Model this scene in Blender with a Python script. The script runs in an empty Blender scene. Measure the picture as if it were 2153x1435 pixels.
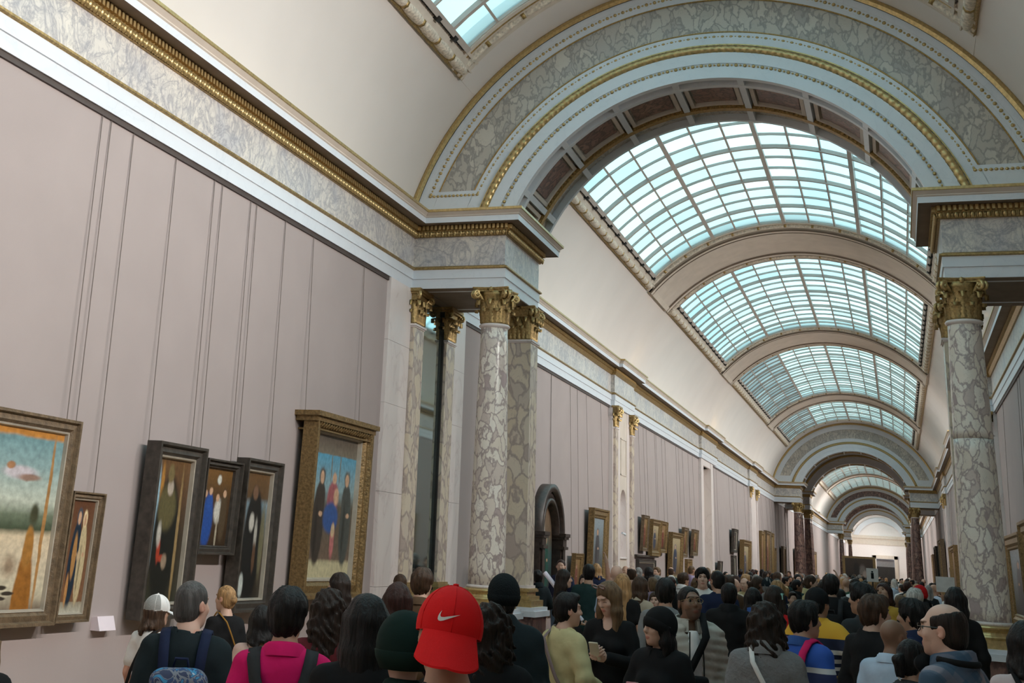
import bpy, math, random
import numpy as np
from mathutils import Vector, Matrix

# ------------------------------------------------------------------ camera, sky, exposure
SC = bpy.context.scene
COL = SC.collection
CAM_H = 1.92
_yaw, _pitch, _roll = .3969, .3009, .0614
_cy, _sy, _cp, _sp = math.cos(_yaw), math.sin(_yaw), math.cos(_pitch), math.sin(_pitch)
_f = Vector((-_sy * _cp, _cy * _cp, _sp)); _r = Vector((_cy, _sy, 0)); _u = _r.cross(_f)
_r2 = math.cos(_roll) * _r + math.sin(_roll) * _u
_u2 = -math.sin(_roll) * _r + math.cos(_roll) * _u
cam_data = bpy.data.cameras.new('camera')
cam_data.sensor_fit = 'HORIZONTAL'; cam_data.sensor_width = 36
cam_data.lens = 2603.12 / 2153 * 36
cam_data.shift_x = 273.71 / 2153; cam_data.shift_y = -384.61 / 2153
cam_data.clip_end = 500
cam = bpy.data.objects.new('camera', cam_data); COL.objects.link(cam)
cam.matrix_world = Matrix(((_r2.x, _u2.x, -_f.x, 0), (_r2.y, _u2.y, -_f.y, 0), (_r2.z, _u2.z, -_f.z, CAM_H), (0, 0, 0, 1)))
SC.camera = cam
SC.view_settings.view_transform = 'Standard'; SC.view_settings.look = 'None'
SC.view_settings.gamma = 1; SC.view_settings.use_curve_mapping = False
SC.view_settings.exposure = 1.38

def world_sky():
    w = bpy.data.worlds.new('sky'); SC.world = w; w.use_nodes = True
    nt = w.node_tree; nt.nodes.clear(); N = nt.nodes.new; L = nt.links.new
    tc = N('ShaderNodeTexCoord')
    no = N('ShaderNodeTexNoise'); no.inputs['Scale'].default_value = 5.0; no.inputs['Detail'].default_value = 5
    L(tc.outputs['Generated'], no.inputs['Vector'])
    cr = N('ShaderNodeValToRGB'); e = cr.color_ramp.elements
    e[0].position = .42; e[0].color = (.42, .68, 1.0, 1); e[1].position = .60; e[1].color = (1.0, 1.0, 1.0, 1)
    L(no.outputs['Fac'], cr.inputs['Fac'])
    dot = N('ShaderNodeVectorMath'); dot.operation = 'DOT_PRODUCT'
    sd = Vector((.45, .78, .43)).normalized(); dot.inputs[1].default_value = sd
    L(tc.outputs['Generated'], dot.inputs[0])
    mx = N('ShaderNodeMath'); mx.operation = 'MAXIMUM'; mx.inputs[1].default_value = 0; L(dot.outputs['Value'], mx.inputs[0])
    pw = N('ShaderNodeMath'); pw.operation = 'POWER'; pw.inputs[1].default_value = 9; L(mx.outputs[0], pw.inputs[0])
    ma = N('ShaderNodeMath'); ma.operation = 'MULTIPLY_ADD'; ma.inputs[1].default_value = 1.6; ma.inputs[2].default_value = SKY_BASE
    L(pw.outputs[0], ma.inputs[0])
    bg = N('ShaderNodeBackground'); L(cr.outputs['Color'], bg.inputs['Color']); L(ma.outputs[0], bg.inputs['Strength'])
    out = N('ShaderNodeOutputWorld'); L(bg.outputs[0], out.inputs['Surface'])
SKY_BASE = .62
world_sky()
SC.cycles.max_bounces = 8; SC.cycles.diffuse_bounces = 5; SC.cycles.glossy_bounces = 3
SC.cycles.transmission_bounces = 4; SC.cycles.transparent_max_bounces = 12
SC.cycles.use_denoising = True
RND = random.Random(11)

# ------------------------------------------------------------------ helpers
def link(o, parent=None):
    COL.objects.link(o)
    if parent is not None: o.parent = parent
    return o
def tag(o, label, cat, group=None, kind=None):
    o['label'] = label; o['category'] = cat
    if group: o['group'] = group
    if kind: o['kind'] = kind
    return o
def empty(name, loc=(0, 0, 0), rz=0, parent=None):
    o = bpy.data.objects.new(name, None); o.location = loc; o.rotation_euler = (0, 0, rz); o.empty_display_size = .2
    return link(o, parent)
def mesh(name, V, F, mats=None, mi=None, smooth=False):
    me = bpy.data.meshes.new(name)
    V = np.asarray(V, dtype=np.float32)
    if isinstance(F, np.ndarray):
        me.vertices.add(len(V)); me.vertices.foreach_set('co', V.ravel())
        n, k = F.shape
        me.loops.add(n * k); me.polygons.add(n)
        me.loops.foreach_set('vertex_index', F.astype(np.int32).ravel())
        me.polygons.foreach_set('loop_start', np.arange(0, n * k, k, dtype=np.int32))
        me.polygons.foreach_set('loop_total', np.full(n, k, dtype=np.int32))
        me.update(calc_edges=True); me.validate()
    else:
        me.from_pydata([tuple(map(float, v)) for v in V], [], F)
    if mats is not None:
        for m in (mats if isinstance(mats, (list, tuple)) else [mats]): me.materials.append(m)
    if mi is not None: me.polygons.foreach_set('material_index', np.asarray(mi, dtype=np.int32))
    if smooth: me.polygons.foreach_set('use_smooth', np.ones(len(me.polygons), dtype=bool))
    return me
def obj(name, me, parent=None, loc=(0, 0, 0), rot=None, scale=None):
    o = bpy.data.objects.new(name, me); o.location = loc
    if rot is not None: o.rotation_euler = rot
    if scale is not None: o.scale = scale
    return link(o, parent)
class MB:
    """collects shapes; build() makes them ONE mesh"""
    def __init__(s): s.v = []; s.f = []; s.mi = []
    def add(s, V, F, m=0):
        b = len(s.v); s.v += [tuple(map(float, q)) for q in V]; s.f += [tuple(i + b for i in q) for q in F]; s.mi += [m] * len(F)
        return s
    def box(s, x0, x1, y0, y1, z0, z1, m=0):
        V = [(x, y, z) for x in (x0, x1) for y in (y0, y1) for z in (z0, z1)]
        return s.add(V, [(0, 1, 3, 2), (4, 6, 7, 5), (0, 4, 5, 1), (2, 3, 7, 6), (0, 2, 6, 4), (1, 5, 7, 3)], m)
    def grid(s, P, m=0, cu=False, cv=False):
        """P: array (nu, nv, 3)"""
        P = np.asarray(P); nu, nv = P.shape[:2]; F = []
        for i in range(nu if cu else nu - 1):
            for j in range(nv if cv else nv - 1):
                a, b = i, (i + 1) % nu; c, d = j, (j + 1) % nv
                F.append((a * nv + c, b * nv + c, b * nv + d, a * nv + d))
        return s.add(P.reshape(-1, 3), F, m)
    def lathe(s, prof, n=24, c=(0, 0), m=0, cap=True):
        P = np.array([[(c[0] + r * math.cos(2 * math.pi * i / n), c[1] + r * math.sin(2 * math.pi * i / n), z) for r, z in prof] for i in range(n)])
        s.grid(P, m, cu=True)
        if cap:
            b = len(s.v) - n * len(prof); k = len(prof)
            s.f.append(tuple(b + i * k for i in range(n))[::-1]); s.f.append(tuple(b + i * k + k - 1 for i in range(n))); s.mi += [m, m]
        return s
    def tube(s, pts, r, n=8, m=0, up=(0, 0, 1)):
        pts = [Vector(p) for p in pts]; R = r if isinstance(r, (list, tuple)) else [r] * len(pts); rows = []
        for i, p in enumerate(pts):
            d = (pts[min(i + 1, len(pts) - 1)] - pts[max(i - 1, 0)]).normalized()
            u = Vector(up)
            if abs(d.dot(u)) > .95: u = Vector((1, 0, 0))
            a = d.cross(u).normalized(); b = d.cross(a)
            rows.append([tuple(p + R[i] * (math.cos(t) * a + math.sin(t) * b)) for t in [2 * math.pi * k / n for k in range(n)]])
        s.grid(np.array(rows), m, cv=True)
        b0 = len(s.v) - n * len(pts)
        s.f += [tuple(b0 + k for k in range(n)), tuple(len(s.v) - n + k for k in range(n))[::-1]]; s.mi += [m, m]
        return s
    def ribbon(s, pts, nrm, w, t, m=0):
        """flat strap: pts centre line, nrm outward normals, w width, t thickness"""
        rows = []
        for i, p in enumerate(pts):
            p = Vector(p); d = (Vector(pts[min(i + 1, len(pts) - 1)]) - Vector(pts[max(i - 1, 0)])).normalized()
            n_ = Vector(nrm[i]); n_ = (n_ - n_.dot(d) * d).normalized(); a = d.cross(n_)
            rows.append([tuple(p + a * w / 2), tuple(p + a * w / 2 + n_ * t), tuple(p - a * w / 2 + n_ * t), tuple(p - a * w / 2)])
        s.grid(np.array(rows), m, cv=True)
        b = len(s.v) - 4 * len(pts); e = len(s.v) - 4
        s.f += [(b, b + 1, b + 2, b + 3), (e + 3, e + 2, e + 1, e)]; s.mi += [m, m]
        return s
    def mesh(s, name, mats, smooth=False): return mesh(name, s.v, s.f, mats, s.mi, smooth)
    def build(s, name, mats, parent=None, smooth=False, **k): return obj(name, s.mesh(name, mats, smooth), parent, **k)
def copy_tree(o, parent=None):
    c = o.copy(); link(c)
    if parent is not None: c.parent = parent
    for ch in o.children: copy_tree(ch, c)
    return c

# ------------------------------------------------------------------ materials
MATS = {}
def nodes(name):
    m = bpy.data.materials.new(name); m.use_nodes = True; nt = m.node_tree; nt.nodes.clear()
    b = nt.nodes.new('ShaderNodeBsdfPrincipled'); o = nt.nodes.new('ShaderNodeOutputMaterial')
    nt.links.new(b.outputs[0], o.inputs[0]); return m, nt, b
def ramp(nt, stops, interp='LINEAR'):
    r = nt.nodes.new('ShaderNodeValToRGB'); r.color_ramp.interpolation = interp
    e = r.color_ramp.elements
    while len(e) < len(stops): e.new(.5)
    for el, (p, c) in zip(e, stops): el.position = p; el.color = (*c[:3], 1)
    return r
def srgb(*c): return tuple((x / 255 / 12.92) if x / 255 < .04045 else ((x / 255 + .055) / 1.055) ** 2.4 for x in c)
def plain(name, col, rough=.6, metal=0, var=.12, scale=8, bump=0, bscale=60, stretch=None, sheen=0, spec=.5):
    """a colour with soft noise variation and optional fine relief"""
    if name in MATS: return MATS[name]
    m, nt, b = nodes(name); N = nt.nodes.new; L = nt.links.new
    tc = N('ShaderNodeTexCoord'); vec = tc.outputs['Object']
    if stretch:
        mp = N('ShaderNodeMapping'); mp.inputs['Scale'].default_value = stretch; L(vec, mp.inputs['Vector']); vec = mp.outputs[0]
    no = N('ShaderNodeTexNoise'); no.inputs['Scale'].default_value = scale; no.inputs['Detail'].default_value = 4; L(vec, no.inputs['Vector'])
    r = ramp(nt, [(.3, tuple(c * (1 - var) for c in col)), (.7, tuple(min(1, c * (1 + var)) for c in col))]); L(no.outputs['Fac'], r.inputs['Fac'])
    L(r.outputs['Color'], b.inputs['Base Color'])
    b.inputs['Roughness'].default_value = rough; b.inputs['Metallic'].default_value = metal; b.inputs['Specular IOR Level'].default_value = spec
    if sheen: b.inputs['Sheen Weight'].default_value = sheen
    if bump:
        n2 = N('ShaderNodeTexNoise'); n2.inputs['Scale'].default_value = bscale; n2.inputs['Detail'].default_value = 3; L(vec, n2.inputs['Vector'])
        bp = N('ShaderNodeBump'); bp.inputs['Strength'].default_value = bump; bp.inputs['Distance'].default_value = .02
        L(n2.outputs['Fac'], bp.inputs['Height']); L(bp.outputs[0], b.inputs['Normal'])
    MATS[name] = m; return m
def breccia(name, clasts, vein, scale=4, vw=.05, rough=.25, warp=.35, stretch=(1, 1, .6), fine=.5):
    """brecciated marble: irregular clasts in a darker veined matrix"""
    m, nt, b = nodes(name); N = nt.nodes.new; L = nt.links.new
    tc = N('ShaderNodeTexCoord'); mp = N('ShaderNodeMapping'); mp.inputs['Scale'].default_value = stretch
    L(tc.outputs['Object'], mp.inputs['Vector'])
    no = N('ShaderNodeTexNoise'); no.inputs['Scale'].default_value = scale * .8; no.inputs['Detail'].default_value = 5; L(mp.outputs[0], no.inputs['Vector'])
    sub = N('ShaderNodeVectorMath'); sub.operation = 'MULTIPLY_ADD'; sub.inputs[1].default_value = (warp, warp, warp)
    L(no.outputs['Color'], sub.inputs[0]); L(mp.outputs[0], sub.inputs[2])
    v1 = N('ShaderNodeTexVoronoi'); v1.feature = 'DISTANCE_TO_EDGE'; v1.inputs['Scale'].default_value = scale; L(sub.outputs[0], v1.inputs['Vector'])
    v2 = N('ShaderNodeTexVoronoi'); v2.feature = 'F1'; v2.inputs['Scale'].default_value = scale; L(sub.outputs[0], v2.inputs['Vector'])
    v3 = N('ShaderNodeTexVoronoi'); v3.feature = 'DISTANCE_TO_EDGE'; v3.inputs['Scale'].default_value = scale * 2.7; L(sub.outputs[0], v3.inputs['Vector'])
    sep = N('ShaderNodeSeparateColor'); L(v2.outputs['Color'], sep.inputs[0])
    k = len(clasts); cr = ramp(nt, [(i / max(1, k - 1), c) for i, c in enumerate(clasts)]); L(sep.outputs[0], cr.inputs['Fac'])
    e1 = ramp(nt, [(0, (1, 1, 1)), (vw, (.75, .75, .75)), (vw * 2.2, (0, 0, 0))]); L(v1.outputs['Distance'], e1.inputs['Fac'])
    e3 = ramp(nt, [(0, (fine, fine, fine)), (vw * .9, (0, 0, 0))]); L(v3.outputs['Distance'], e3.inputs['Fac'])
    n2 = N('ShaderNodeTexNoise'); n2.inputs['Scale'].default_value = scale * 1.3; L(mp.outputs[0], n2.inputs['Vector'])
    g = ramp(nt, [(.45, (0, 0, 0)), (.62, (1, 1, 1))]); L(n2.outputs['Fac'], g.inputs['Fac'])
    mu = N('ShaderNodeMath'); mu.operation = 'MULTIPLY'; L(e3.outputs[0], mu.inputs[0]); L(g.outputs[0], mu.inputs[1])
    mx = N('ShaderNodeMath'); mx.operation = 'MAXIMUM'; L(e1.outputs[0], mx.inputs[0]); L(mu.outputs[0], mx.inputs[1])
    mi = N('ShaderNodeMix'); mi.data_type = 'RGBA'; L(mx.outputs[0], mi.inputs[0]); L(cr.outputs[0], mi.inputs[6]); mi.inputs[7].default_value = (*vein, 1)
    L(mi.outputs[2], b.inputs['Base Color']); b.inputs['Roughness'].default_value = rough
    MATS[name] = m; return m
def veined(name, col, vein, scale=2.2, rough=.3, amount=.5, stretch=(1, 1, 1)):
    """pale marble with thin drifting veins"""
    m, nt, b = nodes(name); N = nt.nodes.new; L = nt.links.new
    tc = N('ShaderNodeTexCoord'); mp = N('ShaderNodeMapping'); mp.inputs['Scale'].default_value = stretch; L(tc.outputs['Object'], mp.inputs['Vector'])
    no = N('ShaderNodeTexNoise'); no.inputs['Scale'].default_value = scale; no.inputs['Detail'].default_value = 8; no.inputs['Distortion'].default_value = 1.2; L(mp.outputs[0], no.inputs['Vector'])
    e = ramp(nt, [(.40, (0, 0, 0)), (.49, (.25, .25, .25)), (.5, (1, 1, 1)), (.51, (.25, .25, .25)), (.60, (0, 0, 0))]); L(no.outputs['Fac'], e.inputs['Fac'])
    mu = N('ShaderNodeMath'); mu.operation = 'MULTIPLY'; mu.inputs[1].default_value = amount; L(e.outputs[0], mu.inputs[0])
    mi = N('ShaderNodeMix'); mi.data_type = 'RGBA'; L(mu.outputs[0], mi.inputs[0]); mi.inputs[6].default_value = (*col, 1); mi.inputs[7].default_value = (*vein, 1)
    L(mi.outputs[2], b.inputs['Base Color']); b.inputs['Roughness'].default_value = rough
    MATS[name] = m; return m
def glass_pane(name, tint, clear=.45, rnd=.12):
    """frosted skylight glass: part of the sky shows through, part is scattered"""
    m = bpy.data.materials.new(name); m.use_nodes = True; nt = m.node_tree; nt.nodes.clear(); N = nt.nodes.new; L = nt.links.new
    oi = N('ShaderNodeObjectInfo'); mr = N('ShaderNodeMapRange'); mr.inputs['To Min'].default_value = 1 - rnd; mr.inputs['To Max'].default_value = 1
    L(oi.outputs['Random'], mr.inputs['Value'])
    mul = N('ShaderNodeVectorMath'); mul.operation = 'SCALE'; mul.inputs[0].default_value = tint; L(mr.outputs[0], mul.inputs['Scale'])
    tr = N('ShaderNodeBsdfTransparent'); tl = N('ShaderNodeBsdfTranslucent')
    L(mul.outputs[0], tr.inputs['Color']); L(mul.outputs[0], tl.inputs['Color'])
    mx = N('ShaderNodeMixShader'); mx.inputs[0].default_value = clear; L(tl.outputs[0], mx.inputs[1]); L(tr.outputs[0], mx.inputs[2])
    o = N('ShaderNodeOutputMaterial'); L(mx.outputs[0], o.inputs[0]); MATS[name] = m; return m

M_wall = plain('wall_fabric', (.385, .325, .315), .9, var=.03, scale=1.5, bump=.08, bscale=220)
M_plaster = plain('vault_plaster', (.74, .69, .66), .85, var=.03, scale=.8)
M_cream = plain('cream_stucco', (.66, .58, .50), .7, var=.06, scale=5)
M_stone = plain('beige_stone', (.62, .54, .47), .75, var=.06, scale=3)
M_white = veined('white_marble', (.70, .73, .78), (.55, .59, .65), 1.6, .35, .35)
M_pink = veined('pink_white_marble', (.80, .72, .70), (.58, .48, .47), 1.3, .3, .55, (1, 1, .5))
M_gold = plain('gilding', (.40, .275, .115), .40, .7, var=.35, scale=30, bump=.25, bscale=90)
M_gold_hi = plain('bright_gilding', (.56, .41, .19), .36, .7, var=.2, scale=25)
M_brec = breccia('cream_purple_breccia', [srgb(238, 231, 220), srgb(222, 211, 197), srgb(241, 235, 226), srgb(229, 219, 207), srgb(176, 158, 158)], srgb(170, 155, 152), 7.0, .045, fine=.8)
M_brec2 = breccia('tan_breccia', [srgb(224, 210, 190), srgb(216, 200, 178), srgb(230, 217, 199), srgb(184, 167, 160)], srgb(176, 160, 152), 5.0, .045)
def wispy(name, cols, vein, scale=1.6, rough=.3, stretch=(1, 1, 1), amount=.55):
    """cloudy marble: drifting pale and bluish patches with soft broken veins"""
    m, nt, b = nodes(name); N = nt.nodes.new; L = nt.links.new
    tc = N('ShaderNodeTexCoord'); mp = N('ShaderNodeMapping'); mp.inputs['Scale'].default_value = stretch; L(tc.outputs['Object'], mp.inputs['Vector'])
    n1 = N('ShaderNodeTexNoise'); n1.inputs['Scale'].default_value = scale; n1.inputs['Detail'].default_value = 6; n1.inputs['Distortion'].default_value = .8; L(mp.outputs[0], n1.inputs['Vector'])
    cr = ramp(nt, [(.30 + .4 * i / (len(cols) - 1), c) for i, c in enumerate(cols)]); L(n1.outputs['Fac'], cr.inputs['Fac']); cur = cr.outputs[0]
    for sc, am, w in ((scale * 1.9, amount, .035), (scale * 4.5, amount * .7, .03)):
        n2 = N('ShaderNodeTexNoise'); n2.inputs['Scale'].default_value = sc; n2.inputs['Detail'].default_value = 7; n2.inputs['Distortion'].default_value = 1.6; n2.inputs['Roughness'].default_value = .6; L(mp.outputs[0], n2.inputs['Vector'])
        e = ramp(nt, [(.5 - w * 2, (0, 0, 0)), (.5 - w * .4, (am, am, am)), (.5, (am, am, am)), (.5 + w * .4, (am * .5, am * .5, am * .5)), (.5 + w * 2, (0, 0, 0))]); L(n2.outputs['Fac'], e.inputs['Fac'])
        mi = N('ShaderNodeMix'); mi.data_type = 'RGBA'; L(e.outputs[0], mi.inputs[0]); L(cur, mi.inputs[6]); mi.inputs[7].default_value = (*vein, 1); cur = mi.outputs[2]
    L(cur, b.inputs['Base Color']); b.inputs['Roughness'].default_value = rough; MATS[name] = m; return m
M_archm = breccia('grey_breccia', [srgb(200, 194, 184), srgb(184, 177, 168), srgb(208, 201, 190), srgb(174, 168, 163)], srgb(154, 148, 143), 5.5, .05, .35, .6)
M_brown = breccia('brown_red_marble', [srgb(150, 116, 106), srgb(128, 98, 92), srgb(168, 136, 122), srgb(112, 88, 86)], srgb(86, 66, 64), 5, .06, .28, .5)
M_coffer = breccia('dark_coffer_marble', [srgb(142, 104, 90), srgb(122, 92, 84), srgb(156, 120, 104)], srgb(90, 70, 66), 6, .06, .4, .5)
M_bar = plain('glazing_bar_paint', (.50, .44, .40), .6, var=.05)
M_dark = plain('dark_metal', (.035, .033, .032), .5, .3)
M_pane = glass_pane('skylight_glass', (.82, .98, .93), .62, .18)
M_blind = glass_pane('skylight_glass_with_blind', (.60, .68, .64), .12, .25)
M_frieze = wispy('cloudy_grey_marble', [srgb(192, 190, 192), srgb(208, 202, 197), srgb(220, 213, 204), srgb(208, 204, 201)], srgb(132, 131, 142), 1.7, stretch=(1, 1, .8))
M_soff = plain('brown_soffit', (.22, .165, .125), .7, var=.15, scale=4)  # one even brown for soffits and rib outlines
M_floor = None
# ------------------------------------------------------------------ the gallery shell
XC, ZA, ZV, RV = -2.235, 5.59, 5.61, 4.75
XL, XR = -6.70, 2.23
Y_BACK, Y_END = -14.0, 188.0
AG, AF = math.radians(44.2), math.radians(48.7)     # half angles: glass, frame
AB = math.radians(76)                               # foot of the cove
rad = math.radians
def cyl(R, a, y, zc=ZV): return (XC + R * math.sin(a), y, zc + R * math.cos(a))
def cyl_box(mb, R0, R1, a0, a1, y0, y1, n=12, m=0, zc=ZV):
    A = [a0 + (a1 - a0) * i / n for i in range(n + 1)]
    P = np.array([[cyl(R0, a, y0, zc), cyl(R1, a, y0, zc), cyl(R1, a, y1, zc), cyl(R0, a, y1, zc)] for a in A])
    mb.grid(P, m, cv=True); b = len(mb.v) - 4 * (n + 1); e = len(mb.v) - 4
    mb.f += [(b, b + 1, b + 2, b + 3), (e + 3, e + 2, e + 1, e)]; mb.mi += [m, m]; return mb
def arc_sweep(mb, prof, a0, a1, n=48, m=0, zc=ZV, zclip=None):
    """sweep an open profile [(R, y)] round the gallery axis; zclip cuts it flat at a height"""
    rows = []
    for i in range(n + 1):
        row = []
        for R, y in prof:
            lo, hi = a0, a1
            if zclip is not None:
                am = math.acos(max(-1, min(1, (zclip - zc) / R))); lo, hi = max(a0, -am), min(a1, am)
            row.append(cyl(R, lo + (hi - lo) * i / n, y, zc))
        rows.append(row)
    return mb.grid(np.array(rows), m)

def parquet():
    m, nt, b = nodes('oak_parquet'); N = nt.nodes.new; L = nt.links.new
    tc = N('ShaderNodeTexCoord'); mp = N('ShaderNodeMapping'); mp.inputs['Rotation'].default_value = (0, 0, rad(45)); L(tc.outputs['Object'], mp.inputs['Vector'])
    br = N('ShaderNodeTexBrick'); br.inputs['Scale'].default_value = 2.2; br.inputs['Color1'].default_value = (.50, .33, .19, 1); br.inputs['Color2'].default_value = (.42, .27, .15, 1)
    br.inputs['Mortar'].default_value = (.16, .10, .06, 1); br.inputs['Mortar Size'].default_value = .006; br.inputs['Row Height'].default_value = .2; L(mp.outputs[0], br.inputs['Vector'])
    L(br.outputs['Color'], b.inputs['Base Color']); b.inputs['Roughness'].default_value = .35; return m
M_floor = parquet()
o = MB().box(XL - .3, XR + .3, Y_BACK - .3, Y_END + .3, -.15, 0).build('floor', M_floor); tag(o, 'oak parquet floor of the long gallery', 'floor', kind='structure')

def wall(name, xa, xb, segs, label):
    mb = MB()
    for y0, y1, z0, z1 in segs: mb.box(xa, xb, y0, y1, z0, z1)
    return tag(mb.build(name, M_wall), label, 'wall', kind='structure')
# bays where the wall line is interrupted by niches or door recesses
NICHES = [(32.25, 34.95), (65.0, 68.4)]
segsL = [(Y_BACK, 33.2, 0, 5.72), (34.15, 48.9, 0, 5.72), (51.0, Y_END, 0, 5.72), (33.2, 34.15, 0, 1.9), (33.2, 34.15, 3.75, 5.72), (48.9, 51.0, 5.45, 5.72)]
wL = wall('wall_left', XL - .30, XL - .045, segsL, 'mauve fabric covered gallery wall hung with panel paintings')
MB().box(XL - .6, XL - .12, Y_BACK, Y_END, 5.7, 7.2).build('wall_core', M_plaster, wL)
wR = wall('wall_right', XR + .045, XR + .30, [(Y_BACK, Y_END, 0, 5.72)], 'mauve grey fabric wall behind the nearest breccia column')
MB().box(XR + .12, XR + .6, Y_BACK, Y_END, 5.7, 7.2).build('wall_core', M_plaster, wR)
o = MB().box(XL - .3, XR + .3, Y_BACK - .3, Y_BACK, 0, 11).build('wall_back', M_wall); tag(o, 'plain end wall behind the viewer', 'wall', kind='structure')
for s, x0, x1 in (('left', XL - .045, XL - .01), ('right', XR + .01, XR + .045)):
    o = MB().box(x0, x1, Y_BACK, Y_END, 0, .32).build('baseboard_' + s, M_brown); tag(o, 'brown marble skirting along the %s hand gallery wall' % s, 'baseboard', kind='structure')

# vault: coves, transverse ribs, skylights
BAYS = [(-13.2, -1.6), (1.6, 16.22), (21.08, 32.1), (36.08, 47.1), (51.2, 65.1), (68.9, 77.3),
        (92.0, 104.0), (108.0, 120.0), (124.0, 136.5), (150, 160), (169, 184.5)]  # the last bay's skylight is added to brighten the end wall
SOLID = [(-1.6, 1.6), (16.22, 21.08), (32.1, 36.08), (47.1, 51.2), (65.1, 68.9), (77.3, 92.0), (104.0, 108.0), (120.0, 124.0), (136.5, 150), (160, 169), (184.5, Y_END)]
mb = MB()
for s in (-1, 1):
    A = [s * (AF - .01 + (AB - AF + .01) * i / 14) for i in range(15)]
    YS = [Y_BACK] + [Y_BACK + (Y_END - Y_BACK) * (k / 40) for k in range(1, 41)]
    P = np.array([[cyl(RV, a, y) for y in YS] for a in A]); mb.grid(P)
    P = np.array([[cyl(RV + .2, a, y) for y in YS] for a in A]); mb.grid(P)
ceiling = mb.build('ceiling', M_plaster, smooth=True); tag(ceiling, 'pale plaster barrel vault with plain coves below the skylights', 'ceiling', kind='structure')
for k, (y0, y1) in enumerate(SOLID):
    b = MB(); cyl_box(b, RV - .005, RV + .2, -AF, AF, y0, y1, 36)
    b.build('vault_band', M_plaster if k in (1, 5) else M_cream, ceiling)
def rib(y0, y1):
    """painted transverse rib between two skylights with a sunk panel"""
    b = MB(); c = (y0 + y1) / 2; w = (y1 - y0) / 2 - .62
    if w < .3: w = .3
    for m_, pr in ((0, [(RV - .02, c - w), (RV - .10, c - w), (RV - .10, c - w + .16), (RV - .085, c - w + .17), (RV - .06, c - w + .19)]),
                   (1, [(RV - .06, c - w + .19), (RV - .06, c + w - .19)]),
                   (0, [(RV - .06, c + w - .19), (RV - .085, c + w - .17), (RV - .10, c + w - .16), (RV - .10, c + w), (RV - .02, c + w)])):
        arc_sweep(b, pr, -AF, AF, 56, m_)
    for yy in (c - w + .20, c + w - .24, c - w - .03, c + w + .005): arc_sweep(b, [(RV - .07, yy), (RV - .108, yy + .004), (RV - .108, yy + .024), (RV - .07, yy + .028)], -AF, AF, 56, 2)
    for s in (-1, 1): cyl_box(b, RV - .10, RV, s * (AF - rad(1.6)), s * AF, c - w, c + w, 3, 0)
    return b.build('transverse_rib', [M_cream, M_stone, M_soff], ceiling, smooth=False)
for y0, y1 in ((-1.6, 1.6), (32.1, 36.08), (47.1, 51.2), (65.1, 68.9), (104, 108), (120, 124)): rib(y0, y1)

def garland(mb, path, r, per, m=0, mg=1):
    """bound leaf roll along a list of points: swelling lumps with narrow gilt bands"""
    pts = [Vector(p) for p in path]; L = [0]
    for a, b in zip(pts, pts[1:]): L.append(L[-1] + (b - a).length)
    n = max(2, int(L[-1] / per)); seg = 10; P = []; R = []
    T = np.linspace(0, L[-1], n * seg + 1)
    for t in T:
        P.append(tuple(np.interp(t, L, [p[k] for p in pts]) for k in range(3)))
        ph = (t / L[-1] * n) % 1
        R.append(r * (.78 + .30 * math.sin(math.pi * ph) ** .6))
    mb.tube(P, R, 8, m)
    for k in range(1, n):
        q = np.array([np.interp(T[k * seg], L, [p[j] for p in pts]) for j in range(3)]); d = (pts[-1] - pts[0]).normalized() if len(pts) == 2 else None
        i = min(len(T) - 2, k * seg); dd = Vector(np.array(P[i + 1]) - np.array(P[i - 1])).normalized() * .03
        mb.tube([Vector(q) - dd, Vector(q) + dd], r * .98, 8, mg)
    return mb
M_garl = plain('garland_stucco', (.68, .60, .50), .7, var=.3, scale=22, bump=.8, bscale=26)

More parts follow.
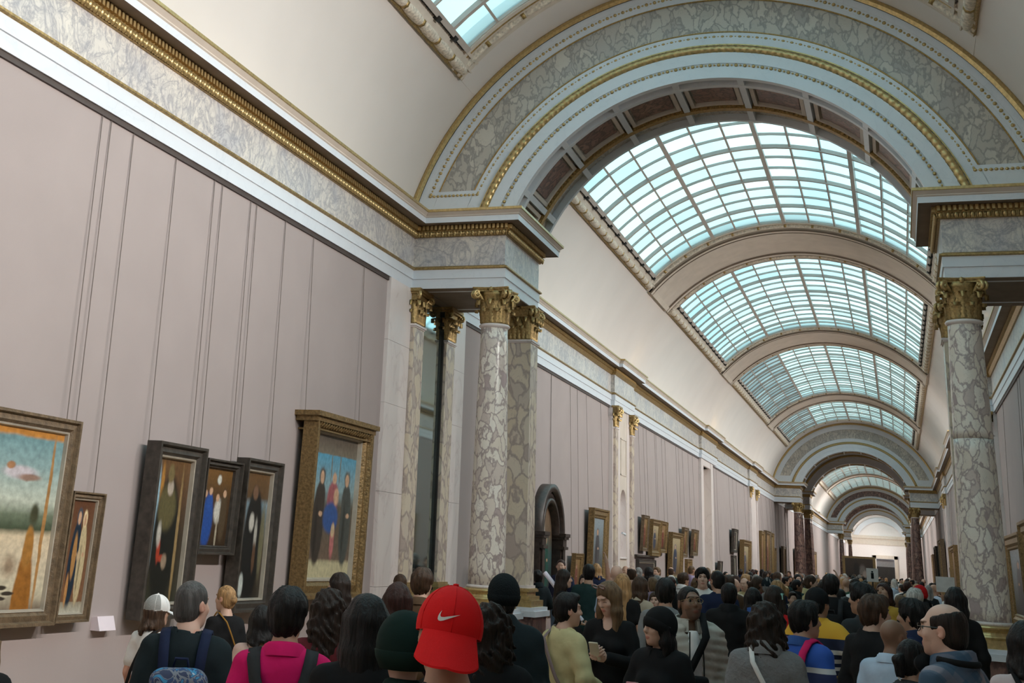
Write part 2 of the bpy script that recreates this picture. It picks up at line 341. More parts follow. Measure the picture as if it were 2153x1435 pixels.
def skylight(k, y0, y1, n=12, detail=True, blind=False):
    root = empty('window_%d' % k, (XC, (y0 + y1) / 2, ZV + RV)); root['kind'] = 'structure'
    tag(root, ['frosted barrel skylight with cream garland frame behind the viewer', 'frosted barrel skylight in front of the great marble arch', 'broad frosted skylight right behind the great marble arch',
               'second frosted skylight beyond the marble arch', 'skylight bay with lowered grey blinds on its shaded side', 'short skylight in front of the farther marble arch'][min(k - 1, 5)] if k <= 6 else
               'small distant skylight of the far gallery, number %d from its arch' % (k - 6), 'skylight', kind='structure')
    inv = Matrix.Translation(-Vector(root.location))
    def part(mb, name, mats, smooth=False, kind=None):
        o = mb.build(name, mats, root, smooth); o.matrix_parent_inverse = inv
        if kind: o['kind'] = kind
        return o
    ny = max(3, round((y1 - y0) / .79)); dy = (y1 - y0) / ny; da = 2 * AG / n
    ch = 2 * RV * math.sin(da / 2)
    if detail:
        pm = MB().box(-ch / 2, ch / 2, -dy / 2, dy / 2, -.006, .006).mesh('pane_%d' % k, [M_pane])
        for i in range(n):
            a = -AG + (i + .5) * da
            for j in range(ny):
                p = bpy.data.objects.new('pane', pm); link(p, root); p.matrix_parent_inverse = inv
                p.location = cyl(RV * math.cos(da / 2) + .03, a, y0 + (j + .5) * dy); p.rotation_euler = (0, a, 0)
                if blind and i < 3:
                    p.material_slots[0].link = 'OBJECT'; p.material_slots[0].material = M_blind
    else:
        b = MB(); cyl_box(b, RV + .02, RV + .032, -AG, AG, y0, y1, n); part(b, 'glazing', [M_pane], kind='stuff')
    for i in range(n + 1):                                   # bars along the gallery
        a = -AG + i * da; hv = i % 3 == 0; w = .045 if hv else .020
        b = MB(); cyl_box(b, RV - (.07 if hv else .03), RV + .02, a - w / RV, a + w / RV, y0, y1, 1); part(b, 'glazing_bar', [M_bar])
    b2 = None if detail else MB()
    for j in range(ny + 1):                                  # bars across
        hv = j % 3 == 0; w = .04 if hv else .018; y = y0 + j * dy
        b = b2 or MB(); cyl_box(b, RV - (.06 if hv else .03), RV + .02, -AG, AG, y - w, y + w, 24)
        if b2 is None: part(b, 'glazing_bar', [M_bar])
    if b2: part(b2, 'glazing_grid', [M_bar])
    for s in (-1, 1):                                        # side frames
        b = MB()
        def strip(a0, a1, R0, m=0): cyl_box(b, R0, RV + .06, s * rad(a0), s * rad(a1), y0 - .5, y1 + .5, 2, m)
        strip(44.2, 44.75, RV - .06); strip(45.3, 46.3, RV - .05); strip(46.3, 46.6, RV - .09); strip(46.6, 48.0, RV - .03); strip(48.0, 48.7, RV - .05, 1)
        strip(44.75, 45.3, RV - .02)
        part(b, 'side_frame', [M_cream, M_gold])
        g = MB(); garland(g, [cyl(RV - .04, s * rad(47.3), y0 - .35), cyl(RV - .04, s * rad(47.3), y1 + .35)], .085, .62)
        part(g, 'garland', [M_garl, M_gold], True)
        if detail:
            c = MB(); t = y0
            while t < y1 - .1:                               # dark openwork cresting at the foot of the glass
                big = int(round((t - y0) / .13)) % 6 == 0
                cyl_box(c, RV - (.10 if big else .055), RV - .02, s * rad(44.25), s * rad(45.25 if big else 44.95), t, t + (.10 if big else .05), 1); t += .13 if big else .085
            part(c, 'cresting', [M_dark], kind='stuff')
    for s, y in ((-1, y0), (1, y1)):                         # end frames
        b = MB()
        for m_, pr in ((0, [(RV + .05, 0), (RV - .05, 0), (RV - .05, .09), (RV - .02, .10), (RV - .02, .14)]), (1, [(RV - .02, .14), (RV - .035, .15), (RV - .035, .165), (RV - .02, .17)]),
                       (0, [(RV - .02, .17), (RV - .02, .40), (RV - .06, .42), (RV - .06, .47), (RV - .0, .48)])):
            arc_sweep(b, [(R, y + s * t) for R, t in pr], -AF, AF, 48, m_)
        part(b, 'end_frame', [M_cream, M_gold])
        if detail:
            g = MB(); garland(g, [cyl(RV - .03, -AF + 2 * AF * i / 60, y + s * .29) for i in range(61)], .06, .62); part(g, 'end_garland', [M_garl, M_gold], True)
    return root
for k, (y0, y1) in enumerate(BAYS): skylight(k + 1, y0, y1, detail=1 <= k <= 5, blind=k in (4, 5))  # the last bay's skylight is added

# ------------------------------------------------------------------ entablature
def run_path(pts, prof):
    """offset a plan path by each profile projection (room on the right hand), mitred"""
    pts = [Vector(p) for p in pts]; out = []
    for i, p in enumerate(pts):
        d0 = (p - pts[i - 1]).normalized() if i else None; d1 = (pts[i + 1] - p).normalized() if i + 1 < len(pts) else None
        n0 = Vector((d0.y, -d0.x)) if d0 else None; n1 = Vector((d1.y, -d1.x)) if d1 else None
        if n0 is None: n = n1
        elif n1 is None: n = n0
        else: n = (n0 + n1) / (1 + n0.dot(n1))
        out.append([(p.x + n.x * q, p.y + n.y * q, z) for q, z in prof])
    return np.array(out)
PROF = {'architrave': (0, [(-.30, 5.67), (0, 5.67), (0, 5.815), (.018, 5.818), (.018, 5.955)]), 'taenia': (1, [(.018, 5.955), (.05, 5.968), (.05, 5.99), (.035, 5.994), (0, 6.015)]),
        'frieze': (2, [(0, 6.015), (0, 6.467)]), 'egg_band': (1, [(0, 6.467), (.03, 6.47), (.065, 6.555)]), 'dentil_band': (3, [(.065, 6.555), (.055, 6.556), (.055, 6.64)]),
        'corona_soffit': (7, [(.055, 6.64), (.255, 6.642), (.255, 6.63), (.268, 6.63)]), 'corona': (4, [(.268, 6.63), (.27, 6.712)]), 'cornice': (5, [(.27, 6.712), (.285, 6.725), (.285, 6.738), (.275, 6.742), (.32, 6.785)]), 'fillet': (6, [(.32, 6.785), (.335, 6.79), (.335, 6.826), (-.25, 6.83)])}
M_gold_sh = plain('old_gilding', (.42, .27, .10), .5, .6, var=.3, scale=30)
M_corona = M_white
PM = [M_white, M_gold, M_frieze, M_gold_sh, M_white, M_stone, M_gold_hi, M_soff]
dent_me = MB().box(-.018, .018, 0, .05, 0, .07).mesh('dentil', [M_gold_hi])
def egg_mesh():
    mb = MB(); P = []
    for i in range(9):
        t = math.pi * i / 8; P.append([(.030 * math.sin(t) * math.cos(u), .012 + .022 * math.sin(t) * math.sin(u), .042 + .042 * math.cos(t)) for u in [2 * math.pi * k / 10 for k in range(10)]])
    mb.grid(np.array(P), 0, cv=True)
    for s in (-1, 1): mb.box(s * .040 - .006, s * .040 + .006, 0, .026, .004, .080)
    return mb.mesh('egg', [M_gold_hi], True)
egg_me = egg_mesh()
def entablature(k, pts, label, ornament=None, frieze=None):
    root = empty('trim_%d' % k); tag(root, label, 'entablature', kind='structure')
    mats = list(PM)
    if frieze: mats[2] = frieze
    for nm, (mi, pr) in PROF.items():
        b = MB(); b.grid(run_path(pts, pr)); b.build(nm, [mats[mi]], root)
    if ornament is None: return root
    far_d, far_e = MB(), MB()
    for a, b in zip(pts, pts[1:]):
        a, b = Vector(a), Vector(b); L = (b - a).length; d = (b - a) / L; n = Vector((d.y, -d.x)); ang = math.atan2(n.y, n.x) - math.pi / 2
        for me, base, pitch, z, nm, fm in ((dent_me, .053, .066, 6.563, 'dentil', far_d), (egg_me, .04, .097, 6.469, 'egg_and_dart', far_e)):
            i = 0; t = pitch / 2 - (.05 if L < 3 else 0)
            while t < L + (.05 if L < 3 else 0):
                p = a + d * t + n * base; yy = p.y
                if ornament[0] <= yy <= ornament[1]:
                    q = obj(nm, me, root, (p.x, p.y, z), (0.0 if nm == 'dentil' else -.25, 0, ang))
                t += pitch
    return root
XE = -5.235; XE2 = 2 * XC - XE        # gallery side faces of the projecting blocks
Y1, Y2 = 17.5, 19.45
def ress(x, s, ys):                   # a shallow break forward of the wall line
    out = []
    for y0, y1 in ys: out += [(x, y0), (x + s * .10, y0), (x + s * .10, y1), (x, y1)]
    return out
entablature(1, [(XL, Y_BACK), (XL, Y1), (XE, Y1), (XE, Y2), (XL, Y2), (XL, 24.0)], 'white and gilt entablature running along the left wall and out over the near column pair', (7.4, 19.6))
entablature(2, [(XL, 24.0)] + ress(XL, 1, [(32.3, 34.95), (48.2, 52.5), (64.9, 68.4)]) + [(XL, 79.4), (XE, 79.4), (XE, 81.4), (XL, 81.4), (XL, 88.3), (XE, 88.3), (XE, 90.3), (XL, 90.3), (XL, 140), (XE, 140), (XE, 142), (XL, 142), (XL, 165), (XE, 165), (XE, 167), (XL, 167), (XL, Y_END)],
            'long receding entablature of the left wall beyond the first arch')
entablature(3, [(XR, 24.0), (XR, Y2), (XE2, Y2), (XE2, Y1), (XR, Y1), (XR, Y_BACK)], 'entablature block carried by the tall breccia column of the right hand side', (17.0, 19.6), M_frieze)
rp = [(XR, Y_END), (XR, 167), (XE2, 167), (XE2, 165), (XR, 165), (XR, 142), (XE2, 142), (XE2, 140), (XR, 140), (XR, 90.3), (XE2, 90.3), (XE2, 88.3), (XR, 88.3), (XR, 81.4), (XE2, 81.4), (XE2, 79.4), (XR, 79.4)]
rp += list(reversed(ress(XR, -1, [(32.3, 34.95), (48.2, 52.5), (64.9, 68.4)]))) + [(XR, 24.0)]
entablature(4, rp, 'long receding entablature of the right wall beyond the first arch')
# dentil and egg courses too far off to pick apart
for x, s, nm in ((XL, 1, 5), (XR, -1, 6)):
    mb = MB(); y = 24.0
    while y < 78:
        mb.box(x + s * .05, x + s * .10, y, y + .036, 6.563, 6.633); y += .07
    o = mb.build('trim_%d' % nm, M_gold_hi); o['kind'] = 'stuff'; tag(o, 'distant gilt dentil course under the %s cornice' % ('left' if s > 0 else 'right'), 'moulding', kind='stuff')
M_shadow_gap = plain('shadow_gap_strip', (.07, .052, .047), .6, var=.1)  # dark brown strip that paints in the shadow gap below the architrave
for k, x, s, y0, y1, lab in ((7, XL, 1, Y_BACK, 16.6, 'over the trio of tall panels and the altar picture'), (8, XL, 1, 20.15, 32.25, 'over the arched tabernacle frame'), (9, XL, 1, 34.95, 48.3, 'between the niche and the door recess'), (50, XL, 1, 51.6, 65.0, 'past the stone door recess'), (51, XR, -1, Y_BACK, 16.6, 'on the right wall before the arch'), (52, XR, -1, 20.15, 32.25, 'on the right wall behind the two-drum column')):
    o = MB().box(min(x - s * .05, x - s * .02), max(x - s * .05, x - s * .02), y0, y1, 5.615, 5.672).build('trim_%d' % k, M_shadow_gap); tag(o, 'dark strip painted in as the shadow gap under the architrave ' + lab, 'shadow strip', kind='structure')
# block cores and soffits
def block(x0, x1, y0, y1, par_label):
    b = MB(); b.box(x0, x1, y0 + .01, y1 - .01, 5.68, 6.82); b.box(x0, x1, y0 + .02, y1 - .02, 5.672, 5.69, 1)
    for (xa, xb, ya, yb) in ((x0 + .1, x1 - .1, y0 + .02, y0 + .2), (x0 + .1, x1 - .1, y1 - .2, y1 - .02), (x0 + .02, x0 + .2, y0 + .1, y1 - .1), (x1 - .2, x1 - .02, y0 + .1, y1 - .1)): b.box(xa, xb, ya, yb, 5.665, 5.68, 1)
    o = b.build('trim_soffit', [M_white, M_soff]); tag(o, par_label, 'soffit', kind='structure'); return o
for i, (ya, yb) in enumerate(((Y1, Y2), (79.4, 81.4), (88.3, 90.3), (140, 142), (165, 167))):
    o = block(XL - .05, XE - .004, ya, yb, 'underside slab of the left entablature block at column pair %d down the gallery' % (i + 1)); o.name = 'trim_%d' % (10 + 2 * i)
    o = block(XE2 + .004, XR + .05, ya, yb, 'underside slab of the right entablature block at column pair %d down the gallery' % (i + 1)); o.name = 'trim_%d' % (11 + 2 * i)

# ------------------------------------------------------------------ marble arches
def bead_row(mb, R, y, r, pitch, zclip, m=0):
    am = math.acos((zclip - ZA) / R); n = int(2 * am * R / pitch)
    for i in range(n):
        a = -am + (i + .5) * 2 * am / n; c = cyl(R, a, y, ZA); big = i % 2 == 0; h = pitch * (.42 if big else .28); rr = r if big else r * .55
        t = Vector((math.cos(a), 0, -math.sin(a)))
        mb.tube([Vector(c) - t * h, Vector(c) - t * h * .4, Vector(c) + t * h * .4, Vector(c) + t * h], [rr * .4, rr, rr, rr * .4], 6, m)
def arch(y0, y1, label, near=True, marble=None):
    root = empty('arch', (XC, y0, ZA)); tag(root, label, 'arch', kind='structure')
    inv = Matrix.Translation(-Vector(root.location)); marble = marble or M_archm
    def part(mb, name, mats, smooth=False, kind=None):
        o = mb.build(name, mats, root, smooth); o.matrix_parent_inverse = inv
        if kind: o['kind'] = kind
    zb = 6.84; n = 96 if near else 40; pi = math.pi / 2
    def band(name, pr, mat, zc=zb, smooth=False):
        b = MB(); arc_sweep(b, [(R, y0 - t) for R, t in pr], -pi, pi, n, 0, ZA, zc); part(b, name, [mat], smooth)
    band('outer_fillet', [(4.80, 0), (4.74, .05), (4.70, .06), (4.65, .04)], M_gold_hi)
    band('outer_band', [(4.65, .02), (4.55, .02)], M_white)
    band('bead_groove', [(4.55, .02), (4.54, .005), (4.46, .005), (4.45, .02)], M_gold_sh, 7.09)
    band('inner_border', [(4.55, .019), (4.45, .019), (4.385, .019)], M_white)
    band('marble_band', [(4.385, .02), (4.375, .0), (3.87, .0), (3.86, .02)], marble, 7.19)
    band('border', [(4.386, .0195), (3.858, .0195)], M_white) if False else None
    # sill under the marble panel
    for s in (-1, 1):
        b = MB(); am = math.acos((7.19 - ZA) / 4.386); xo = 4.386 * math.sin(am); am2 = math.acos((7.19 - ZA) / 3.86); xi = 3.86 * math.sin(am2)
        ao = math.acos((6.84 - ZA) / 4.386) if 6.84 > ZA else pi; xo2 = 4.386 * math.sin(ao); xi2 = 3.86 * math.sin(math.acos((6.84 - ZA) / 3.86))
        b.add([(XC + s * xo, y0 - .02, 7.19), (XC + s * xi, y0 - .02, 7.19), (XC + s * xi2, y0 - .02, 6.84), (XC + s * xo2, y0 - .02, 6.84)], [(0, 1, 2, 3)]); part(b, 'panel_sill', [M_white])
    band('white_band', [(3.86, .02), (3.665, .02)], M_white)
    band('thin_fillet', [(3.67, .02), (3.668, .035), (3.65, .035), (3.645, .02)], M_gold_hi)
    band('lower_band', [(3.645, .02), (3.53, .02), (3.53, .045), (3.36, .045), (3.36, .03), (3.30, .03), (3.30, .045), (3.13, .045), (3.13, 0)], M_white)
    rt = []
    N_ = 260 if near else 60; am = math.acos((zb - ZA) / 3.587)
    b = MB(); pts = [cyl(3.587, -am + 2 * am * i / N_, y0 - .03, ZA) for i in range(N_ + 1)]
    b.tube(pts, [.058 * (1 + .18 * math.sin(i * 2.1)) for i in range(N_ + 1)] if near else .055, 10, 0, (0, 1, 0)); part(b, 'gilt_torus', [M_gold_hi], True)
    if near:
        for nm, R, r, zc in (('outer_beading', 4.50, .028, 7.12), ('panel_beading', 3.79, .018, 7.12), ('inner_beading', 3.33, .024, zb)):
            b = MB(); bead_row(b, R, y0 - (.04 if nm == 'inner_beading' else .015), r, .062, zc)
            if nm == 'panel_beading':
                for s in (-1, 1):
                    xa = 4.50 * math.sin(math.acos((7.12 - ZA) / 4.5)); xb = 3.79 * math.sin(math.acos((7.12 - ZA) / 3.79)); k = int((xa - xb) / .06)
                    for i in range(k + 1):
                        x = XC + s * (xb + (xa - xb) * i / k); b.tube([(x - .025, y0 - .02, 7.12), (x - .01, y0 - .02, 7.12), (x + .01, y0 - .02, 7.12), (x + .025, y0 - .02, 7.12)], [.008, .022, .022, .008], 6)
            part(b, nm, [M_gold_hi], True, 'stuff')
        for R in (4.385, 3.862):
            b = MB(); arc_sweep(b, [(R + .012, y0 - .02), (R + .006, y0 - .03), (R - .006, y0 - .03), (R - .012, y0 - .02)], -pi, pi, n, 0, ZA, 7.19); part(b, 'panel_edge', [M_gold_sh])
    # back face
    b = MB(); arc_sweep(b, [(4.80, y1), (3.13, y1)], -pi, pi, n // 2, 0, ZA, zb); part(b, 'back_face', [M_white])
    # soffit: shell, ribs, coffers
    am = math.acos((zb - ZA) / 3.13); D = y1 - y0
    b = MB(); cyl_box(b, 3.24, 3.30, -am * .99, am * .99, y0, y1, n, 0, ZA); part(b, 'soffit_shell', [marble])
    ys = [0, .06, .27, .37, 1.30, 1.42, 1.80, D]
    for i, (ya, yb) in enumerate(((0, .06), (.27, .37), (1.30, 1.42), (D - .08, D))):
        b = MB(); cyl_box(b, 3.13, 3.25, -am, am, y0 + ya, y0 + yb, n, 0, ZA); part(b, 'soffit_fillet', [M_white if i != 2 else M_gold_sh])
    angs = [rad(8.6 + 17.2 * k) for k in range(-4, 4)]
    angs = [a for a in angs if abs(a) < am]
    for a in angs:
        b = MB(); cyl_box(b, 3.135, 3.25, a - rad(.85), a + rad(.85), y0, y1, 2, 0, ZA); part(b, 'soffit_rib', [M_white])
    edges = [-am] + angs + [am]
    for a0, a1 in zip(edges, edges[1:]):
        if a1 - a0 < rad(6): continue
        c0, c1 = a0 + rad(.85), a1 - rad(.85)
        b = MB(); w = rad(1.1)
        cyl_box(b, 3.17, 3.25, c0 + .01, c1 - .01, y0 + .40, y0 + .46, 4, 0, ZA); cyl_box(b, 3.17, 3.25, c0 + .01, c1 - .01, y0 + 1.20, y0 + 1.26, 4, 0, ZA)
        cyl_box(b, 3.17, 3.25, c0 + .01, c0 + .01 + w, y0 + .46, y0 + 1.20, 1, 0, ZA); cyl_box(b, 3.17, 3.25, c1 - .01 - w, c1 - .01, y0 + .46, y0 + 1.20, 1, 0, ZA)
        part(b, 'coffer_moulding', [M_stone])
        b = MB(); cyl_box(b, 3.20, 3.25, c0 + .02 + w, c1 - .02 - w, y0 + .52, y0 + 1.14, 4, 0, ZA); part(b, 'coffer', [M_coffer])
        if near:
            b = MB(); k = int((c1 - c0) * 3.2 / .07)
            for i in range(k):
                a = c0 + (i + .5) * (c1 - c0) / k; cyl_box(b, 3.15, 3.2, a - .006, a + .006, y0 + 1.26, y0 + 1.31, 1, 0, ZA)
            part(b, 'coffer_dentils', [M_gold_sh], kind='stuff')
    return root
arch(Y1, Y2, 'great marble arch with gilt mouldings and dark coffered soffit carried by breccia columns')
arch(79.4, 81.4, 'farther marble arch with grey breccia band beyond four skylights', False)
arch(88.3, 90.3, 'second arch right behind the farther marble arch', False)
arch(140, 142, 'small arch of the far end pair, in front of its twin', False, M_brown)
arch(165, 167, 'last arch before the end wall with the doorway', False, M_brown)
# ------------------------------------------------------------------ columns, piers, pilasters
def leaf_mesh(h, w, out):
    """acanthus leaf: rises along the bell, curls over at the tip; local +y outwards"""
    V = []; nu, nv = 11, 7; rows = []
    for i in range(nu):
        t = i / (nu - 1)
        if t < .72: y = out * .25 * (t / .72) ** 2; z = h * t / .72 * .9
        else:
            s = (t - .72) / .28; y = out * (.25 + .75 * math.sin(s * 1.9) / math.sin(1.9) if s < .9 else .98); z = h * (.9 + .12 * math.sin(s * math.pi) - .16 * s * s)
        ww = w * (.55 + .45 * math.sin(min(1, t * 1.25) * math.pi * .5)) * (1 - .72 * max(0, (t - .6) / .4) ** 1.5)
        ww *= 1 + .16 * math.cos(i * math.pi)
        row = []
        for j in range(nv):
            v = (j / (nv - 1)) * 2 - 1
            row.append((v * ww, y + .018 * (1 - abs(v)) + .006 * math.cos(v * 9) - .01 * v * v, z))
        rows.append(row)
    mb = MB(); mb.grid(np.array(rows)); rows2 = np.array(rows); rows2[:, :, 1] -= .012; mb.grid(rows2)
    return mb.mesh('leaf', [M_gold], True)
leaf_lo, leaf_hi = leaf_mesh(.20, .068, .085), leaf_mesh(.345, .066, .10)
def volute_mesh():
    mb = MB(); pts = []; R = []
    for i in range(30):
        t = i / 29
        if t < .4: s = t / .4; pts.append((0, .05 + .13 * s ** 1.6, -.20 + .20 * s)); R.append(.016 + .012 * s)
        else:
            s = (t - .4) / .6; a = math.pi * .75 - s * 4.2 * math.pi * .9; r = .062 * (1 - .82 * s)
            pts.append((0, .185 + r * math.cos(a), -.035 + r * math.sin(a))); R.append(.026 - .010 * s)
    mb.tube(pts, R, 8, 0, (1, 0, 0))
    mb.tube([(-.03, .187, -.036), (.03, .187, -.036)], .022, 10)
    return mb.mesh('volute', [M_gold_hi], True)
vol_me = volute_mesh()
def abacus_mesh(a, cut=.05):
    mb = MB(); out = []
    for k in range(4):
        c0 = math.pi / 4 + k * math.pi / 2; p0 = Vector((math.cos(c0), math.sin(c0))) * a * math.sqrt(2); p1 = Vector((math.cos(c0 + math.pi / 2), math.sin(c0 + math.pi / 2))) * a * math.sqrt(2)
        for i in range(9):
            t = .03 + .94 * i / 8; p = p0.lerp(p1, t); m = (p0 + p1) / 2; p -= m.normalized() * cut * math.sin(math.pi * t); out.append(p)
    n = len(out); rows = []
    for z, s in ((-.06, .93), (-.045, .93), (-.03, .97), (-.012, 1.0), (0, 1.0)): rows.append([(p.x * s, p.y * s, z) for p in out])
    mb.grid(np.array(rows), 0, cv=True); mb.f += [tuple(range(n)), tuple(range(4 * n, 5 * n))[::-1]]; mb.mi += [0, 0]
    for k in range(4):
        c = k * math.pi / 2; r = a - cut + .005; P = []
        for i in range(5):
            t = math.pi * i / 4; P.append([(math.cos(c) * (r + .03 * math.sin(t) * math.cos(u)) - math.sin(c) * .04 * math.sin(t) * math.sin(u), math.sin(c) * (r + .03 * math.sin(t) * math.cos(u)) + math.cos(c) * .04 * math.sin(t) * math.sin(u), -.035 + .045 * math.cos(t)) for u in [2 * math.pi * q / 8 for q in range(8)]])
        mb.grid(np.array(P), 0, cv=True)
    return mb.mesh('abacus', [M_gold], False)
ab_round, ab_sq = abacus_mesh(.285), abacus_mesh(.285, .03)
Z_NECK, Z_TOP = 5.135, 5.672
def ring_pts(kind, half, n):
    """points and outward angles round a round or square bell"""
    out = []
    if kind == 'round':
        for i in range(n): a = 2 * math.pi * i / n; out.append((half * math.cos(a), half * math.sin(a), a))
    else:
        for k in range(4):
            a = k * math.pi / 2
            for j in (-1, 0, 1) if n > 8 else (-.55, .55):
                u = j * half * .66; out.append((half * math.cos(a) - u * math.sin(a), half * math.sin(a) + u * math.cos(a), a))
        if n > 8:
            for k in range(4): a = math.pi / 4 + k * math.pi / 2; out.append((half * 1.3 * math.cos(a), half * 1.3 * math.sin(a), a))
    return out
bell_cache = {}
def capital(parent, kind, half, loc):
    key = (kind, half)
    if key not in bell_cache:
        mb = MB(); H = Z_TOP - Z_NECK
        if kind == 'round': mb.lathe([(half, 0), (half, .03), (half * .98, .1), (half * 1.0, .3), (half * 1.12, .42), (half * 1.3, H - .055)], 28)
        else:
            for z0, z1, a, b in ((0, .3, half * .97, half * .98), (.3, H - .055, half * .98, half * 1.2)):
                mb.add([(s * a, t * a, z0) for s, t in ((-1, -1), (1, -1), (1, 1), (-1, 1))] + [(s * b, t * b, z1) for s, t in ((-1, -1), (1, -1), (1, 1), (-1, 1))], [(0, 1, 5, 4), (1, 2, 6, 5), (2, 3, 7, 6), (3, 0, 4, 7)])
        bell_cache[key] = mb.mesh('capital', [M_gold], kind == 'round')
    c = obj('capital', bell_cache[key], parent, loc)
    for n, me in ((8, leaf_lo), (8 if kind == 'round' else 12, leaf_hi)):
        off = math.pi / 8 if me is leaf_lo and kind == 'round' else 0
        for x, y, a in ring_pts(kind, half * 1.0, n):
            if off: x, y = half * math.cos(a + off), half * math.sin(a + off)
            obj('leaf', me, c, (x, y, .02), (0, 0, a + off - math.pi / 2))
    for k in range(4):
        for s in (-1, 1):
            a = math.pi / 4 + k * math.pi / 2 + s * .16
            obj('volute', vol_me, c, (math.cos(a) * half * .72, math.sin(a) * half * .72, Z_TOP - Z_NECK - .075), (0, 0, math.pi / 4 + k * math.pi / 2 - math.pi / 2 + s * .05))
    obj('abacus', ab_round if kind == 'round' else ab_sq, c, (0, 0, Z_TOP - Z_NECK))
    return c
col_cache = {}
def column(x, y, kind, mat, label, drums=None, rot=0, group=None, ped_mat=None):
    """Corinthian column or square pier on a gilt base, white slab and marble pedestal"""
    root = empty('column' if kind == 'round' else 'pier', (x, y, 0)); tag(root, label, 'column' if kind == 'round' else 'pier', group)
    rb, rt = (.262, .198)
    def shaft(z0, z1):
        key = (kind, mat.name, z0, z1)
        if key not in col_cache:
            mb = MB()
            def r(z):
                t = (z - 1.41) / (Z_NECK - 1.41); return rb + (rt - rb) * (t ** 1.6) if kind == 'round' else .222 - .012 * t
            zs = [z0 + (z1 - z0) * i / 14 for i in range(15)]
            if kind == 'round': mb.lathe([(r(z), z) for z in zs], 40)
            else:
                R0, R1 = r(z0), r(z1); mb.add([(s * R0, t * R0, z0) for s, t in ((-1, -1), (1, -1), (1, 1), (-1, 1))] + [(s * R1, t * R1, z1) for s, t in ((-1, -1), (1, -1), (1, 1), (-1, 1))], [(0, 1, 5, 4), (1, 2, 6, 5), (2, 3, 7, 6), (3, 0, 4, 7), (4, 5, 6, 7), (3, 2, 1, 0)])
            me = mb.mesh('shaft', [mat], kind == 'round'); col_cache[key] = me
        return col_cache[key]
    for z0, z1 in (drums or [(1.41, Z_NECK - .03)]): obj('shaft', shaft(z0, z1), root, rot=(0, 0, rot))
    key = ('nb', kind)
    if key not in col_cache:
        mb = MB(); q = rt + .006
        if kind == 'round': mb.lathe([(rt, Z_NECK - .06), (rt + .008, Z_NECK - .055), (rt + .03, Z_NECK - .035), (rt + .035, Z_NECK - .02), (rt + .02, Z_NECK), (rt - .02, Z_NECK)], 32)
        else: q = .212; mb.box(-q - .012, q + .012, -q - .012, q + .012, Z_NECK - .05, Z_NECK - .03); mb.box(-q - .03, q + .03, -q - .03, q + .03, Z_NECK - .03, Z_NECK)
        nb = mb.mesh('necking', [M_pink], kind == 'round'); mb = MB()
        if kind == 'round':
            b1 = MB().lathe([(rb, 1.45), (rb + .02, 1.44), (rb + .02, 1.41)], 36).mesh('apophyge', [M_pink], True)
            mb.lathe([(rb + .02, 1.41), (rb + .055, 1.40), (rb + .065, 1.385), (rb + .055, 1.365), (rb + .03, 1.36), (rb + .02, 1.33), (rb + .035, 1.30), (rb + .075, 1.295), (rb + .09, 1.275), (rb + .08, 1.245), (rb + .06, 1.24)], 36)
        else:
            b1 = MB().box(-.245, .245, -.245, .245, 1.41, 1.45).mesh('apophyge', [M_pink])
            q = [(.27, 1.395, 1.41), (.285, 1.36, 1.395), (.25, 1.30, 1.36), (.30, 1.25, 1.30), (.285, 1.24, 1.25)]
            for a, z0, z1 in q: mb.box(-a, a, -a, a, z0, z1)
        mb.box(-.345, .345, -.345, .345, 1.15, 1.245)
        col_cache[key] = (nb, b1, mb.mesh('base', [M_gold_hi], False),
                          MB().box(-.40, .40, -.40, .40, 1.10, 1.15).box(-.43, .43, -.43, .43, 1.02, 1.10).mesh('slab', [M_white]))
    nb, b1, ba, sl = col_cache[key]
    obj('necking', nb, root); obj('apophyge', b1, root); obj('base', ba, root); obj('slab', sl, root)
    pm = ped_mat or M_brown; kp = ('ped', pm.name)
    if kp not in col_cache: col_cache[kp] = MB().box(-.385, .385, -.385, .385, .30, 1.02).box(-.44, .44, -.44, .44, 0, .24).box(-.41, .41, -.41, .41, .24, .30).mesh('pedestal', [pm])
    obj('pedestal', col_cache[kp], root)
    capital(root, kind, rt if kind == 'round' else .205, (0, 0, Z_NECK))
    return root
CX1, CX2 = -5.43, .96
column(CX1, Y1 + .22, 'round', M_brec, 'cream and purple breccia column with gilt capital, beside the white bust', rot=.6)
column(CX1 + .005, Y2 - .25, 'square', M_brec2, 'square tan breccia pier right behind the breccia column of the left pair')
column(CX2, Y1 + .22, 'round', M_brec, 'tall breccia column in two drums on a gilt base, by the fabric wall', [(1.41, 3.62), (3.625, Z_NECK - .03)], rot=2.1)
column(CX2 + .005, Y2 - .25, 'square', M_brec2, 'square breccia pier hidden behind the two-drum column')
for y, lab in ((79.4, 'farther'), (88.3, 'second farther')):
    for x, sd in ((CX1, 'left'), (CX2, 'right')):
        for yy, w in ((y + .25, 'front'), (y + 1.75, 'rear')): column(x, yy, 'round', M_brown, 'brown red marble column, %s %s one under the %s arch' % (sd, w, lab), group='brown marble columns down the gallery')
for y in (140, 165):
    for x, sd in ((CX1, 'left'), (CX2, 'right')): column(x, y + 1, 'round', M_brown, 'distant pinkish column under the %s small arch, %s side' % ('first' if y == 140 else 'last', sd), group='brown marble columns down the gallery')

